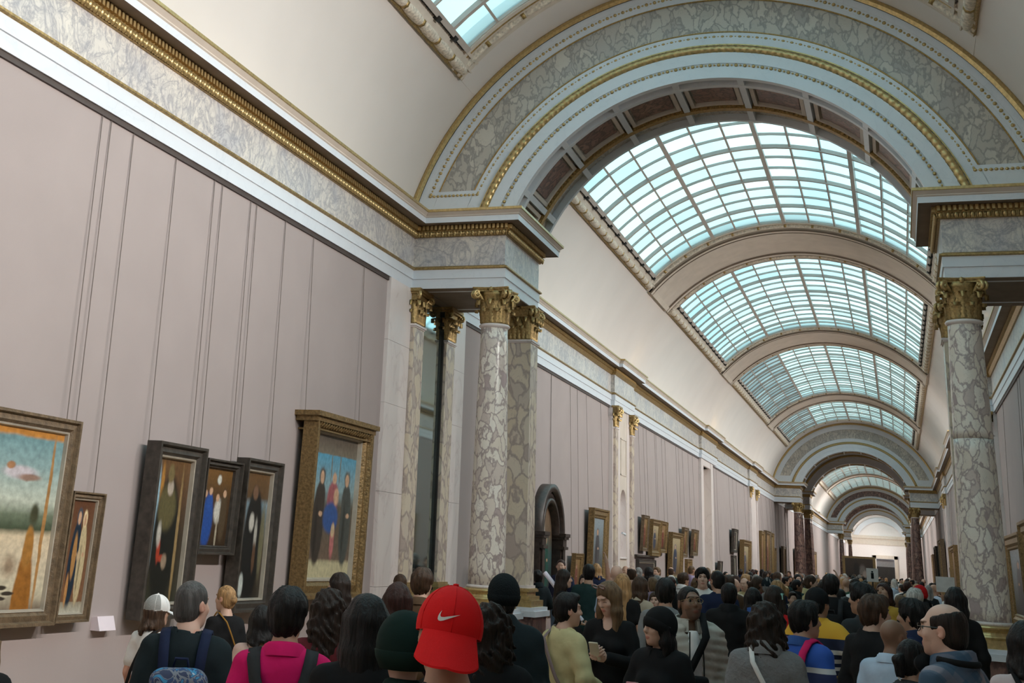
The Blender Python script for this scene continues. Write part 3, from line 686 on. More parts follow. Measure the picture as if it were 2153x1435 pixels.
def pilaster(x, y, s, mat, label, w=.21, d=.075, group=None, base=True):
    """flat pilaster on a wall: s = +1 left wall (faces +x), -1 right wall"""
    root = empty('pilaster', (x, y, 0)); tag(root, label, 'pilaster', group)
    X = lambda a, b: (min(s * a, s * b), max(s * a, s * b))
    MB().box(*X(-.03, d), -w, w, 1.41, Z_NECK - .03).build('shaft', mat, root)
    MB().box(*X(-.03, d + .012), -w - .012, w + .012, Z_NECK - .05, Z_NECK - .03).box(*X(-.03, d + .03), -w - .03, w + .03, Z_NECK - .03, Z_NECK).build('necking', M_pink, root)
    mb = MB()
    for a, z0, z1 in ((.03, 1.38, 1.41), (.05, 1.33, 1.38), (.03, 1.29, 1.33), (.07, 1.24, 1.29), (.10, 1.15, 1.24)): mb.box(*X(-.03, d + a), -w - a, w + a, z0, z1)
    mb.build('base', M_gold_hi, root)
    MB().box(*X(-.03, d + .14), -w - .14, w + .14, 1.02, 1.15).build('slab', M_white, root); MB().box(*X(-.03, d + .12), -w - .11, w + .11, 0, 1.02).build('pedestal', M_brown, root)
    c = MB().box(*X(-.03, d), -w, w, 0, .3).box(*X(-.03, d + .03), -w - .03, w + .03, .3, Z_TOP - Z_NECK - .05).build('capital', M_gold, root, loc=(0, 0, Z_NECK))
    a0 = 0 if s > 0 else math.pi
    for me, js in ((leaf_lo, (-.62, 0, .62)), (leaf_hi, (-1, -.33, .33, 1))):
        for j in js: obj('leaf', me, c, (s * d, j * w * .95, .02), (0, 0, a0 - math.pi / 2 + (j * .6 * s if abs(j) == 1 else 0)))
    for t in (-1, 1):
        for me, h in ((leaf_lo, 0), (leaf_hi, 0)): obj('leaf', me, c, (s * d * .35, t * w, .02), (0, 0, (0 if t > 0 else math.pi)), (.6, 1, 1))
        obj('volute', vol_me, c, (s * (d - .06), t * w * .62, Z_TOP - Z_NECK - .075), (0, 0, a0 - math.pi / 2 + t * s * .8))
    MB().box(*X(-.03, d + .10), -w - .09, w + .09, Z_TOP - Z_NECK - .05, Z_TOP - Z_NECK).box(*X(-.03, d + .07), -w - .06, w + .06, Z_TOP - Z_NECK - .08, Z_TOP - Z_NECK - .05).build('abacus', M_gold, c)
    return root
pilaster(XL, 17.71, 1, M_brec2, 'pilaster with gilt capital on the near edge of the tall mirror')
pilaster(XL, 19.22, 1, M_brec2, 'pilaster with gilt capital on the far edge of the tall mirror')
pilaster(XR, 17.71, -1, M_brec2, 'wall pilaster behind the two-drum column, nearer edge')
pilaster(XR, 19.22, -1, M_brec2, 'wall pilaster behind the two-drum column, farther edge')
# pale marble strips framing the mirror bay, each of stacked slabs
def slab_strip(x, s, y0, y1, lab, group='pale marble strips beside the mirror'):
    root = empty('marble_strip', (x, (y0 + y1) / 2, 0)); tag(root, lab, 'wall panel', group, 'structure')
    zs = [.3, 1.35, 2.62, 3.85, 4.75, 5.665]
    for z0, z1 in zip(zs, zs[1:]):
        MB().box(min(-.045 * s, .012 * s), max(-.045 * s, .012 * s), -(y1 - y0) / 2, (y1 - y0) / 2, z0 + .002, z1 - .002).build('slab', M_pink, root)
slab_strip(XL, 1, 16.60, 17.49, 'pale pink marble strip before the mirror bay, beside the large carved frame')
slab_strip(XL, 1, 19.46, 20.15, 'pale pink marble strip beyond the mirror, behind the white bust')
slab_strip(XR, -1, 16.60, 17.49, 'pale pink marble strip of the right wall before the pilasters')
slab_strip(XR, -1, 19.46, 20.15, 'pale pink marble strip of the right wall past the pilasters')
def mirror(k, x, s, y0, y1):
    root = empty('window_%d' % k, (x, (y0 + y1) / 2, 0)); tag(root, 'tall mirror pane between the two wall pilasters on the %s' % ('left' if s > 0 else 'right'), 'mirror', kind='structure')
    m, nt, b = nodes('mirror_glass_%d' % k); b.inputs['Base Color'].default_value = (.50, .58, .56, 1); b.inputs['Metallic'].default_value = .92; b.inputs['Roughness'].default_value = .04
    w = (y1 - y0) / 2
    for z0, z1 in ((1.0, 3.9), (3.905, 5.66)): MB().box(min(-.04 * s, -.01 * s), max(-.04 * s, -.01 * s), -w, w, z0, z1).build('pane', m, root)
    for t in (-1, 1): MB().box(min(-.03 * s, .03 * s), max(-.03 * s, .03 * s), t * w - .025, t * w + .025, .9, 5.66).build('frame', M_dark, root)
    MB().box(min(-.04 * s, .02 * s), max(-.04 * s, .02 * s), -w, w, .3, 1.0).build('apron', M_brown, root)
mirror(20, XL, 1, 17.93, 19.0); mirror(21, XR, -1, 17.93, 19.0)

# niche with pilasters, stone doorway recess, far pilaster pair on the left wall
for ya, yb, nm in ((32.42, 34.75, 'niche'), (65.2, 68.2, 'pair')):
    for y, e in ((ya + .08, 'near'), (yb - .08, 'far')):
        pilaster(XL + .06, y, 1, M_brec2 if nm == 'niche' else M_pink, 'slim wall pilaster on the %s side of the %s' % (e, 'statue niche' if nm == 'niche' else 'plain strip halfway down the gallery'), .17, .06)
        pilaster(XR - .06, y, -1, M_pink, 'slim right wall pilaster on the %s side of the %s bay' % (e, nm), .17, .06)
def niche():
    root = empty('niche', (XL, 33.68, 0)); tag(root, 'shallow round headed stone niche between two slim pilasters', 'niche', kind='structure')
    y0, y1, c, w, zs = -1.05, 1.05, 0, .40, 3.25
    mb = MB(); out = [(w * math.cos(t), zs + w * math.sin(t)) for t in [math.pi * i / 16 for i in range(17)]]
    V = [(.05, y, z) for y, z in out] + [(.05, y1, 5.66), (.05, y0, 5.66), (.05, y1, .3), (.05, y0, .3), (.05, w, 1.95), (.05, -w, 1.95)]
    mb.add(V, [tuple(range(8, -1, -1)) + (17,), tuple(range(16, 7, -1)) + (18,), (8, 17, 18), (0, 21, 19, 17), (16, 18, 20, 22), (21, 22, 20, 19)])
    mb.build('surround', M_stone, root)
    for a, b_, z0, z1 in ((-1.43, -.48, 0, 5.66), (.47, 1.27, 0, 5.66)): MB().box(-.05, .058, a, b_, z0, z1).build('backing_slab', M_pink, root)
    mb = MB(); A = [math.pi * i / 12 for i in range(13)]
    mb.grid(np.array([[(.05 - .32 * math.sin(a), w * math.cos(a), z) for z in (1.95, 2.5, zs)] for a in A]))
    mb.grid(np.array([[(.05 - .32 * math.sin(a) * math.cos(p), w * math.cos(a) * math.cos(p), zs + w * math.sin(p)) for p in [math.pi / 2 * i / 8 for i in range(9)]] for a in A]))
    mb.box(-.28, .08, -w, w, 1.90, 1.95); mb.build('recess', M_pink, root, True)
    mb = MB()
    for z0, z1 in ((4.0, 4.95),):
        for a, b, c_, d in ((-.36, -.33, z0, z1), (.33, .36, z0, z1), (-.36, .36, z0, z0 + .03), (-.36, .36, z1 - .03, z1)): mb.box(.05, .065, a, b, c_, d)
    mb.build('panel_moulding', M_stone, root)
    MB().tube([(.05, -.15, 2.55), (.10, 0, 2.52), (.05, .2, 2.50)], .03, 8).build('wall_fitting', M_white, root)
niche()
for x, s, lab in ((XL, 1, 'left'), (XR, -1, 'right')):
    for y0, y1 in ((65.0, 68.4),) + (((32.3, 34.95),) if s < 0 else ()):
        o = MB().box(min(x - s * .05, x + s * .058), max(x - s * .05, x + s * .058), y0, y1, 0, 5.66).build('trim_%d' % (40 + int(y0) + (1 if s > 0 else 0)), M_pink); tag(o, 'pale marble backing strip of the slim pilasters, %s wall' % lab, 'wall panel', kind='structure')
def recess():
    root = empty('door_1', (XL, 50.0, 0)); tag(root, 'tall stone door recess in the left wall past the niche', 'doorway', kind='structure')
    MB().box(-.30, -.25, -1.5, 1.3, 0, 5.5).build('back_panel', M_stone, root)
    for y0, y1 in ((-1.7, -1.08), (.98, 1.6)): MB().box(-.32, .06, y0, y1, 0, 5.66).build('jamb', M_pink, root)
    MB().box(-.32, .04, -1.1, 1.0, 5.45, 5.66).build('lintel', M_pink, root)
recess()
# end wall
ew = MB(); yE = Y_END - 1.5
ew.box(XL, XR, yE, yE + .4, 3.9, 12); ew.box(XL, -2.9, yE, yE + .4, 0, 3.9); ew.box(-.65, XR, yE, yE + .4, 0, 3.9)
o = ew.build('wall_end', plain('end_wall_paint', (.86, .80, .78), .8, var=.03)); tag(o, 'bright white end wall far down the gallery', 'wall', kind='structure')
d = empty('door_2', (-1.77, yE, 0)); tag(d, 'doorway with beige stone surround in the far end wall', 'doorway', kind='structure')
mb = MB(); mb.box(-1.55, -1.13, -.15, .1, 0, 4.3).box(1.12, 1.55, -.15, .1, 0, 4.3).box(-1.55, 1.55, -.15, .1, 3.9, 4.35); mb.build('surround', M_cream, d)
MB().box(-1.13, 1.13, .5, .6, 0, 2.9).build('door_leaf', M_dark, d); MB().box(-1.13, 1.13, .5, .6, 2.9, 3.9).build('transom_panel', plain('grey_paint', (.25, .25, .26), .6), d)
mb = MB(); arc_sweep(mb, [(3.0, yE - .2), (3.6, yE - .2), (3.6, yE)], -math.pi / 2, math.pi / 2, 40, 0, ZA, 6.84); o = mb.build('trim_30', M_white); tag(o, 'white blind arch moulding on the far end wall', 'moulding', kind='structure')
mb = MB(); mb.box(XL, XR, yE - .25, yE, 6.45, 6.83); mb.box(XL, XR, yE - .1, yE, 5.67, 6.45); o = mb.build('trim_31', M_cream); tag(o, 'cream cornice across the far end wall', 'moulding', kind='structure')
# ------------------------------------------------------------------ paintings
def canvas_mat(name, stops, blobs, warp=.02, rough=.35):
    """generic painted panel: a vertical colour ramp with soft elliptical figures; coordinates u, v in 0..1"""
    m, nt, b = nodes(name); N = nt.nodes.new; L = nt.links.new
    tc = N('ShaderNodeTexCoord'); no = N('ShaderNodeTexNoise'); no.inputs['Scale'].default_value = 9; no.inputs['Detail'].default_value = 4
    L(tc.outputs['UV'], no.inputs['Vector'])
    wp = N('ShaderNodeVectorMath'); wp.operation = 'MULTIPLY_ADD'; wp.inputs[1].default_value = (warp, warp, 0); L(no.outputs['Color'], wp.inputs[0]); L(tc.outputs['UV'], wp.inputs[2])
    off = N('ShaderNodeVectorMath'); off.operation = 'SUBTRACT'; off.inputs[1].default_value = (warp * .5, warp * .5, 0); L(wp.outputs[0], off.inputs[0]); uv = off.outputs[0]
    sp = N('ShaderNodeSeparateXYZ'); L(uv, sp.inputs[0])
    r = ramp(nt, stops); L(sp.outputs['Y'], r.inputs['Fac']); cur = r.outputs['Color']
    for (cu, cv, ru, rv, col, soft) in blobs:
        a = N('ShaderNodeVectorMath'); a.operation = 'SUBTRACT'; a.inputs[1].default_value = (cu, cv, 0); L(uv, a.inputs[0])
        d = N('ShaderNodeVectorMath'); d.operation = 'DIVIDE'; d.inputs[1].default_value = (ru, rv, 1); L(a.outputs[0], d.inputs[0])
        ln = N('ShaderNodeVectorMath'); ln.operation = 'LENGTH'; L(d.outputs[0], ln.inputs[0])
        mr = N('ShaderNodeMapRange'); mr.interpolation_type = 'SMOOTHSTEP'; mr.inputs['From Min'].default_value = 1 + soft; mr.inputs['From Max'].default_value = 1 - soft; L(ln.outputs['Value'], mr.inputs['Value'])
        mx = N('ShaderNodeMix'); mx.data_type = 'RGBA'; L(mr.outputs[0], mx.inputs[0]); L(cur, mx.inputs[6]); mx.inputs[7].default_value = (*col, 1); cur = mx.outputs[2]
    n2 = N('ShaderNodeTexNoise'); n2.inputs['Scale'].default_value = 25; n2.inputs['Detail'].default_value = 5; L(tc.outputs['UV'], n2.inputs['Vector'])
    mr = N('ShaderNodeMapRange'); mr.inputs['To Min'].default_value = .45; mr.inputs['To Max'].default_value = 1.45; L(n2.outputs['Fac'], mr.inputs['Value'])
    ml = N('ShaderNodeVectorMath'); ml.operation = 'SCALE'; L(cur, ml.inputs[0]); L(mr.outputs[0], ml.inputs['Scale'])
    L(ml.outputs[0], b.inputs['Base Color']); b.inputs['Roughness'].default_value = rough; return m
SK = srgb(205, 165, 135)
def fig(u, v0, h, robe, w=.11, skin=SK, lean=0, over=None):
    o = [(u, v0 + h * .40, w, h * .46, robe, .12), (u + lean, v0 + h * .68, w * .78, h * .22, robe, .15), (u + lean * 1.3, v0 + h * .93, w * .34, h * .075, skin, .2)]
    o.insert(2, (u + lean * 1.3, v0 + h * .945, w * .55, h * .10, tuple(min(1, c * 1.6 + .03) for c in robe), .3)); o.append((u - w * .3, v0 + h * .35, w * .22, h * .30, tuple(c * .5 for c in robe), .4)); o.append((u + w * .35, v0 + h * .52, w * .30, h * .03, skin, .4))
    if over: o.append((u + lean * .5, v0 + h * .5, w * .45, h * .25, over, .25))
    return o
M_fdark = plain('dark_frame_wood', (.055, .045, .037), .45, var=.4, scale=14)
M_fbrown = plain('brown_frame_wood', (.16, .11, .065), .5, .15, var=.35, scale=18, bump=.3, bscale=70)
M_fgold = plain('frame_gilding', (.24, .155, .065), .45, .45, var=.4, scale=30, bump=.4, bscale=40)
M_fline = plain('frame_silver_line', (.45, .40, .33), .45, .3)
M_rod = plain('hanging_rod', (.20, .165, .15), .5, .2)
PAINT_N = 0
def painting(side, y0, y1, z0, z1, fw, d, mats, canvas, label, rods=True, lean=.03, group=None, standoff=.05, x=None):
    """framed picture on a wall; mats = (outer moulding, inner line)"""
    global PAINT_N; PAINT_N += 1
    s = 1 if side == 'L' else -1; X = (XL - .045 if s > 0 else XR + .045) if x is None else x
    root = empty('painting', (X, (y0 + y1) / 2, z0)); tag(root, label, 'painting', group)
    W, H = (y1 - y0) / 2, z1 - z0; so = standoff
    def P(o_, inset, z_up):  # loop of 4 corners at projection o_
        return [(s * (o_ + so + lean * (zz / H)), yy, zz) for yy, zz in ((-W + inset, inset), (W - inset, inset), (W - inset, H - inset), (-W + inset, H - inset))]
    prof = [(0, 0), (d, 0), (d, fw * .18), (d * .72, fw * .28), (d * .80, fw * .62), (d * .55, fw * .80)]
    mb = MB(); mb.grid(np.array([P(o_, i_, 0) for o_, i_ in prof]), 0, cv=True); mb.grid(np.array([P(0, 0, 0), P(0, fw, 0)]), 0, cv=True)
    mb.build('frame', [mats[0]], root)
    mb = MB(); mb.grid(np.array([P(o_, i_, 0) for o_, i_ in ((d * .55, fw * .80), (d * .62, fw * .84), (d * .60, fw * .93), (d * .35, fw), (0, fw))]), 0, cv=True); mb.build('frame_slip', [mats[1]], root)
    c = P(d * .35, fw, 0)
    me = mesh('panel', c + [(a - s * .02, b, e) for a, b, e in c], [(0, 1, 2, 3), (7, 6, 5, 4), (0, 4, 5, 1), (1, 5, 6, 2), (2, 6, 7, 3), (3, 7, 4, 0)], [canvas])
    uv = me.uv_layers.new(name='uv'); cs = [(0, 0), (1, 0), (1, 1), (0, 1)] * 2
    for l in me.loops: u_, v_ = cs[l.vertex_index]; uv.data[l.index].uv = (u_, v_)
    obj('picture_panel', me, root)
    if rods:
        for t in (-1, 1):
            yy = t * (W - .05); MB().tube([(s * (lean + so * .6), yy, H - .03), (s * .012, yy, 5.70 - z0)], .0045, 6).build('hanging_rod', M_rod, root)
    return root
G = srgb
c1 = canvas_mat('panel_annunciation_like', [(0, G(120, 105, 90)), (.10, G(200, 190, 165)), (.26, G(205, 190, 165)), (.40, G(215, 195, 165)), (.44, G(70, 80, 60)), (.52, G(110, 120, 100)), (.60, G(190, 195, 180)), (.8, G(140, 165, 165)), (.95, G(115, 150, 155)), (.97, G(190, 130, 60))],
    [(.83, .0, .075, .33, G(150, 98, 42), .12), (.83, .34, .04, .12, G(165, 115, 55), .2), (.93, .5, .014, .52, G(170, 125, 75), .3), (.68, .755, .13, .035, G(200, 190, 195), .4), (.60, .79, .035, .022, G(165, 120, 85), .3), (.76, .73, .09, .02, G(150, 120, 105), .4), (.70, .24, .06, .07, G(180, 162, 138), .3), (.70, .24, .03, .04, G(150, 130, 108), .4), (.84, .53, .035, .06, G(70, 70, 50), .4), (.55, .12, .05, .012, G(60, 52, 44), .3), (.66, .12, .05, .012, G(60, 52, 44), .3), (.60, .09, .05, .012, G(60, 52, 44), .3), (.72, .09, .05, .012, G(60, 52, 44), .3), (.55, .06, .05, .012, G(60, 52, 44), .3), (.66, .06, .05, .012, G(60, 52, 44), .3)])
c2 = canvas_mat('panel_two_robed', [(0, G(180, 175, 160)), (.09, G(150, 140, 120)), (.1, G(120, 85, 60)), (1, G(100, 65, 45))],
    fig(.36, .10, .80, G(35, 48, 62), .20, G(200, 160, 130), .04, G(170, 125, 75)) + fig(.70, .12, .76, G(190, 172, 135), .16, G(190, 150, 120), -.03) + [(.25, .2, .06, .14, G(180, 130, 80), .3), (.58, .5, .08, .05, G(190, 165, 130), .4)])
c3 = canvas_mat('panel_dark_bishop', [(0, G(50, 50, 40)), (.5, G(60, 48, 36)), (.75, G(90, 65, 45)), (1, G(110, 80, 50))],
    [(.06, .62, .10, .34, G(150, 180, 195), .3), (.2, .80, .05, .16, G(175, 125, 60), .4), (.45, .42, .36, .46, G(32, 32, 28), .12), (.42, .66, .26, .16, G(96, 88, 58), .25), (.46, .80, .09, .06, G(180, 165, 150), .3), (.44, .90, .09, .07, G(120, 105, 70), .3), (.80, .45, .04, .48, G(150, 125, 85), .4), (.30, .36, .05, .09, G(165, 62, 42), .4), (.40, .30, .10, .025, G(165, 62, 42), .5), (.27, .47, .06, .08, G(185, 180, 170), .5), (.5, .28, .08, .05, G(150, 130, 110), .4)])
c4 = canvas_mat('panel_blue_group', [(0, G(60, 45, 32)), (.6, G(80, 58, 38)), (1, G(125, 90, 48))],
    [(.25, .32, .20, .34, G(42, 78, 150), .2), (.30, .55, .09, .12, G(46, 84, 158), .25), (.30, .70, .06, .05, SK, .3), (.60, .45, .13, .16, G(205, 200, 190), .3), (.56, .62, .06, .05, SK, .3), (.80, .40, .12, .34, G(85, 70, 52), .25), (.80, .68, .06, .05, SK, .3), (.62, .15, .03, .22, G(170, 160, 140), .4), (.55, .86, .07, .06, G(215, 215, 205), .4), (.12, .66, .06, .05, SK, .3)])
c5 = canvas_mat('panel_dark_friar', [(0, G(50, 45, 38)), (.4, G(60, 45, 35)), (.75, G(120, 140, 150)), (.8, G(95, 72, 48)), (1, G(110, 80, 48))],
    [(.5, .42, .36, .46, G(30, 29, 28), .12), (.5, .70, .22, .14, G(34, 32, 30), .2), (.48, .84, .10, .06, G(120, 90, 70), .3), (.42, .60, .10, .07, G(195, 190, 180), .35), (.62, .50, .06, .12, G(175, 170, 160), .45), (.22, .10, .09, .09, G(190, 195, 190), .3), (.88, .45, .09, .28, G(110, 105, 80), .4), (.62, .32, .06, .12, G(95, 70, 52), .3)])
c6 = canvas_mat('panel_enthroned_group', [(0, G(190, 180, 145)), (.10, G(195, 185, 150)), (.13, G(110, 92, 78)), (.5, G(95, 85, 70)), (.62, G(140, 165, 170)), (.86, G(85, 155, 185)), (.87, G(120, 110, 95)), (1, G(95, 85, 75))],
    fig(.20, .12, .62, G(58, 50, 44), .13, SK, .02) + fig(.84, .12, .62, G(70, 75, 72), .13, SK, -.02) + [(.50, .56, .13, .12, G(160, 90, 95), .2), (.48, .42, .17, .11, G(50, 85, 145), .2), (.51, .70, .05, .04, SK, .3), (.58, .57, .06, .06, SK, .3), (.42, .78, .012, .12, G(120, 120, 110), .3), (.62, .78, .012, .12, G(120, 120, 110), .3), (.56, .25, .05, .12, G(185, 110, 110), .3), (.56, .33, .04, .05, G(200, 175, 140), .3)])
painting('L', 7.35, 9.25, 1.11, 2.78, .13, .12, (M_fbrown, M_fline), c1, 'large sky and terrace panel in a grey brown frame')
painting('L', 9.30, 9.79, 1.12, 2.20, .075, .09, (M_fbrown, M_fline), c2, 'narrow panel of two haloed robed figures in a grey brown frame')
painting('L', 10.50, 11.42, 1.11, 2.74, .15, .16, (M_fdark, M_fline), c3, 'tall dark panel of a robed figure with a red sash, left wing of the trio')
painting('L', 11.50, 12.28, 1.71, 2.66, .09, .13, (M_fdark, M_fdark), c4, 'small dark framed group with a blue cloak hung between two tall wings')
painting('L', 12.33, 13.20, 1.13, 2.73, .14, .16, (M_fdark, M_fline), c5, 'tall dark panel of a robed figure with a white book, right wing of the trio')
p6 = painting('L', 13.92, 15.72, 1.24, 3.42, .24, .20, (M_fgold, M_fline), c6, 'big altar picture with blue sky in a carved brown gold frame', lean=.05)
# carved cornice of the big frame
MB().box(0, .34, -.98, .98, 2.12, 2.18).box(0, .30, -.94, .94, 2.06, 2.12).box(0, .27, -.86, .86, 1.96, 1.98).build('frame_cornice', [M_fgold], p6)
mb = MB()
for i in range(22):
    y = -.80 + 1.6 * i / 21; mb.tube([(.26, y - .03, 2.0), (.29, y - .01, 2.035), (.28, y + .02, 2.05), (.26, y + .035, 2.02)], [.008, .018, .016, .006], 6)
mb.build('carved_scrolls', [M_fgold], p6)['kind'] = 'stuff'
M_farch = plain('dark_walnut_frame', (.040, .027, .022), .4, var=.4, scale=14)
# arched tabernacle frame past the left columns
def arched_frame():
    y0, y1, zb, zs, zt = 24.75, 26.95, .95, 2.30, 3.30
    root = empty('painting', (XL - .045, (y0 + y1) / 2, 0)); tag(root, 'round arched picture in a dark carved tabernacle frame with side columns', 'painting')
    w = .78
    mb = MB(); A = [math.pi * i / 24 for i in range(25)]
    for R0, R1, d in ((w + .20, w + .06, .22), (w + .06, w - .08, .14), (w - .08, w - .16, .18)):
        mb.grid(np.array([[(0, R0 * math.cos(a), zs + (zt - zs) / .98 * R0 / (w + .2) * .98 * math.sin(a)), (d, R0 * math.cos(a), zs + (zt - zs) * R0 / (w + .2) * math.sin(a)), (d, R1 * math.cos(a), zs + (zt - zs) * R1 / (w + .2) * math.sin(a)), (.02, R1 * math.cos(a), zs + (zt - zs) * R1 / (w + .2) * math.sin(a))] for a in A]))
    mb.build('arch_moulding', [M_farch], root, True)
    for t in (-1, 1):
        MB().box(0, .20, t * .85 - .17, t * .85 + .17, 1.12, zs - .18).box(.20, .24, t * .85 - .09, t * .85 + .09, 1.2, zs - .28).build('side_column', [M_farch], root)
        mb = MB()
        for a, z0_, z1_ in ((.18, zs - .28, zs - .22), (.15, zs - .22, zs - .08), (.19, zs - .08, zs - .03), (.215, zs - .03, zs + .04)): mb.box(0, .1 + a, t * .85 - a, t * .85 + a, z0_, z1_)
        mb.build('side_capital', [M_farch], root)
    MB().box(0, .34, -1.12, 1.12, zb + .1, zb + .17).box(0, .26, -1.05, 1.05, zb - .1, zb + .1).build('predella', [M_farch], root)
    MB().box(0, .3, -1.05, 1.05, zb + .17, zb + .20).build('ledge', [M_fline], root)
    cm = canvas_mat('panel_arched_scene', [(0, G(60, 55, 50)), (.4, G(70, 95, 95)), (.62, G(120, 100, 80)), (1, G(150, 125, 105))], fig(.4, .05, .6, G(120, 60, 55), .12) + fig(.62, .08, .5, G(50, 90, 80), .12) + [(.5, .5, .05, .2, G(200, 190, 180), .4)])
    V = [(.02, -w + .14, 1.15), (.02, w - .14, 1.15)] + [(.02, (w - .14) * math.cos(a), zs + .72 * math.sin(a)) for a in A]
    me = mesh('panel', V, [tuple(range(len(V)))], [cm]); uv = me.uv_layers.new(name='uv')
    for l in me.loops: q = V[l.vertex_index]; uv.data[l.index].uv = ((q[1] + w) / (2 * w), (q[2] - 1.15) / 1.9)
    obj('picture_panel', me, root)
    for yy in (-.9, .4): MB().tube([(.03, yy, 2.9), (.012, yy, 5.70)], .007, 6).build('hanging_rod', M_rod, root)
arched_frame()
FAR = [c1, c2, c3, c4, c5, c6]
cg = [canvas_mat('panel_small_%d' % i, [(0, a), (.5, b), (1, c)], fig(.5, .1, .7, d, .2)) for i, (a, b, c, d) in enumerate([
    (G(60, 55, 50), G(120, 130, 135), G(150, 165, 175), G(80, 80, 85)), (G(70, 52, 36), G(120, 92, 60), G(150, 120, 80), G(120, 50, 40)), (G(90, 70, 45), G(150, 130, 95), G(190, 175, 140), G(60, 70, 90)), (G(25, 24, 24), G(32, 30, 30), G(40, 36, 34), G(70, 55, 45))])]
L2 = [(29.55, 31.25, 1.30, 3.01, .30, .14, M_fgold, 0, 'tall grey picture in a gilt frame just before the niche'),
      (27.92, 28.72, 1.05, 1.97, .16, .10, M_fgold, 1, 'small brown picture in a gilt frame between the arched frame and the tall grey one'),
      (36.2, 37.05, 2.15, 3.12, .14, .09, M_fbrown, 1, 'upper narrow picture hung first after the niche'),
      (37.45, 38.95, 2.04, 3.06, .22, .12, M_fgold, 2, 'arched gilt picture second after the niche, over the dark one'),
      (39.1, 40.2, 2.15, 3.06, .15, .10, M_fgold, 1, 'narrow gilt picture right of the arched one'),
      (35.9, 38.6, .70, 1.93, .14, .10, M_fdark, 3, 'low dark picture with a shelf above it, past the niche'),
      (40.75, 43.0, 1.35, 2.80, .22, .14, M_fgold, 2, 'golden landscape picture left of the two upper brown frames'),
      (43.45, 44.4, 2.07, 3.03, .18, .10, M_fbrown, 1, 'first of two brown frames hung high before the door recess'),
      (45.6, 46.75, 2.15, 3.03, .18, .10, M_fbrown, 1, 'second of two brown frames hung high before the door recess'),
      (44.7, 45.8, 1.2, 2.03, .18, .10, M_fgold, 1, 'low gilt picture below the two high brown frames'),
      (57.3, 58.8, 2.44, 3.43, .2, .12, M_fdark, 3, 'dark frame hung high past the door recess'),
      (57.6, 58.8, 1.2, 2.33, .2, .12, M_fdark, 3, 'dark narrow frame below the high dark one'),
      (60.2, 63.4, 1.2, 3.05, .35, .20, M_fgold, 2, 'large bright gilt frame before the slim pilaster pair'),
      (52.4, 53.3, 1.2, 2.05, .15, .10, M_fdark, 3, 'small dark frame beside the door recess'),
      (69.0, 71.0, 1.3, 3.70, .28, .14, M_fgold, 1, 'tall gilt frame first past the slim pilaster pair'),
      (71.6, 74.2, 1.3, 3.80, .28, .16, M_fbrown, 1, 'tall brown frame second past the slim pilaster pair'),
      (74.6, 76.3, 1.3, 3.76, .28, .14, M_fgold, 2, 'tall gilt frame third past the slim pilaster pair'),
      (76.7, 77.9, 1.3, 3.0, .2, .12, M_fbrown, 1, 'narrow brown frame just before the farther arch'),
      (82.2, 84.4, 1.2, 3.2, .25, .14, M_fbrown, 1, 'brown frame between the two farther arches'),
      (93.0, 96.0, 1.2, 3.3, .3, .16, M_fgold, 2, 'gilt frame in the far gallery, first on its left wall'),
      (99.0, 102.5, 1.2, 3.6, .3, .16, M_fdark, 3, 'dark frame in the far gallery, second on its left wall'),
      (112.0, 116.0, 1.2, 3.4, .3, .16, M_fbrown, 1, 'brown frame in the far gallery, third on its left wall')]
for i, (y0, y1, z0, z1, fw, d, fm, ci, lab) in enumerate(L2): painting('L', y0, y1, z0, z1, fw * .75, d, (fm, M_fline if fm is M_fdark else M_fgold), cg[ci], lab, rods=i not in (5, 9, 11), lean=0 if i in (5, 9, 11) else .06, standoff=0 if i in (5, 9, 11) else .05)
MB().box(0, .12, -1.5, 1.9, 0, .05).build('picture_shelf', [M_fdark], loc=(XL - .045, 37.0, 2.0)); tag(bpy.data.objects['picture_shelf'], 'thin dark shelf rail above the low dark picture', 'shelf')
R2 = [(26.3, 30.1, 1.05, 2.81, .36, .16, M_fgold, 0, 'large gilt framed picture on the right wall behind the two-drum column'),
      (22.2, 25.9, 1.0, 2.95, .36, .18, M_fgold, 1, 'deep gilt frame of the right wall next to the marble strip'),
      (55.8, 61.5, .9, 3.2, .30, .20, M_fgold, 1, 'orange brown gilt frame seen edge on along the right wall'),
      (62.2, 64.3, 1.0, 2.4, .2, .12, M_fbrown, 1, 'small brown frame on the right wall past the orange brown one'),
      (72.5, 77.5, 1.0, 3.85, .3, .20, M_fbrown, 3, 'tall brown frame on the right wall before the farther arch'),
      (83.0, 87.0, 1.0, 3.7, .3, .2, M_fdark, 3, 'dark tall frame on the right wall between the farther arches'),
      (38.0, 42.0, 1.1, 3.0, .3, .15, M_fgold, 2, 'gilt landscape on the right wall hidden by the column'),
      (94.0, 98.0, 1.1, 3.4, .3, .15, M_fbrown, 1, 'brown frame on the right wall of the far gallery')]
for y0, y1, z0, z1, fw, d, fm, ci, lab in R2: painting('R', y0, y1, z0, z1, fw * .75, d, (fm, M_fgold), cg[ci], lab, rods=True, lean=.05)
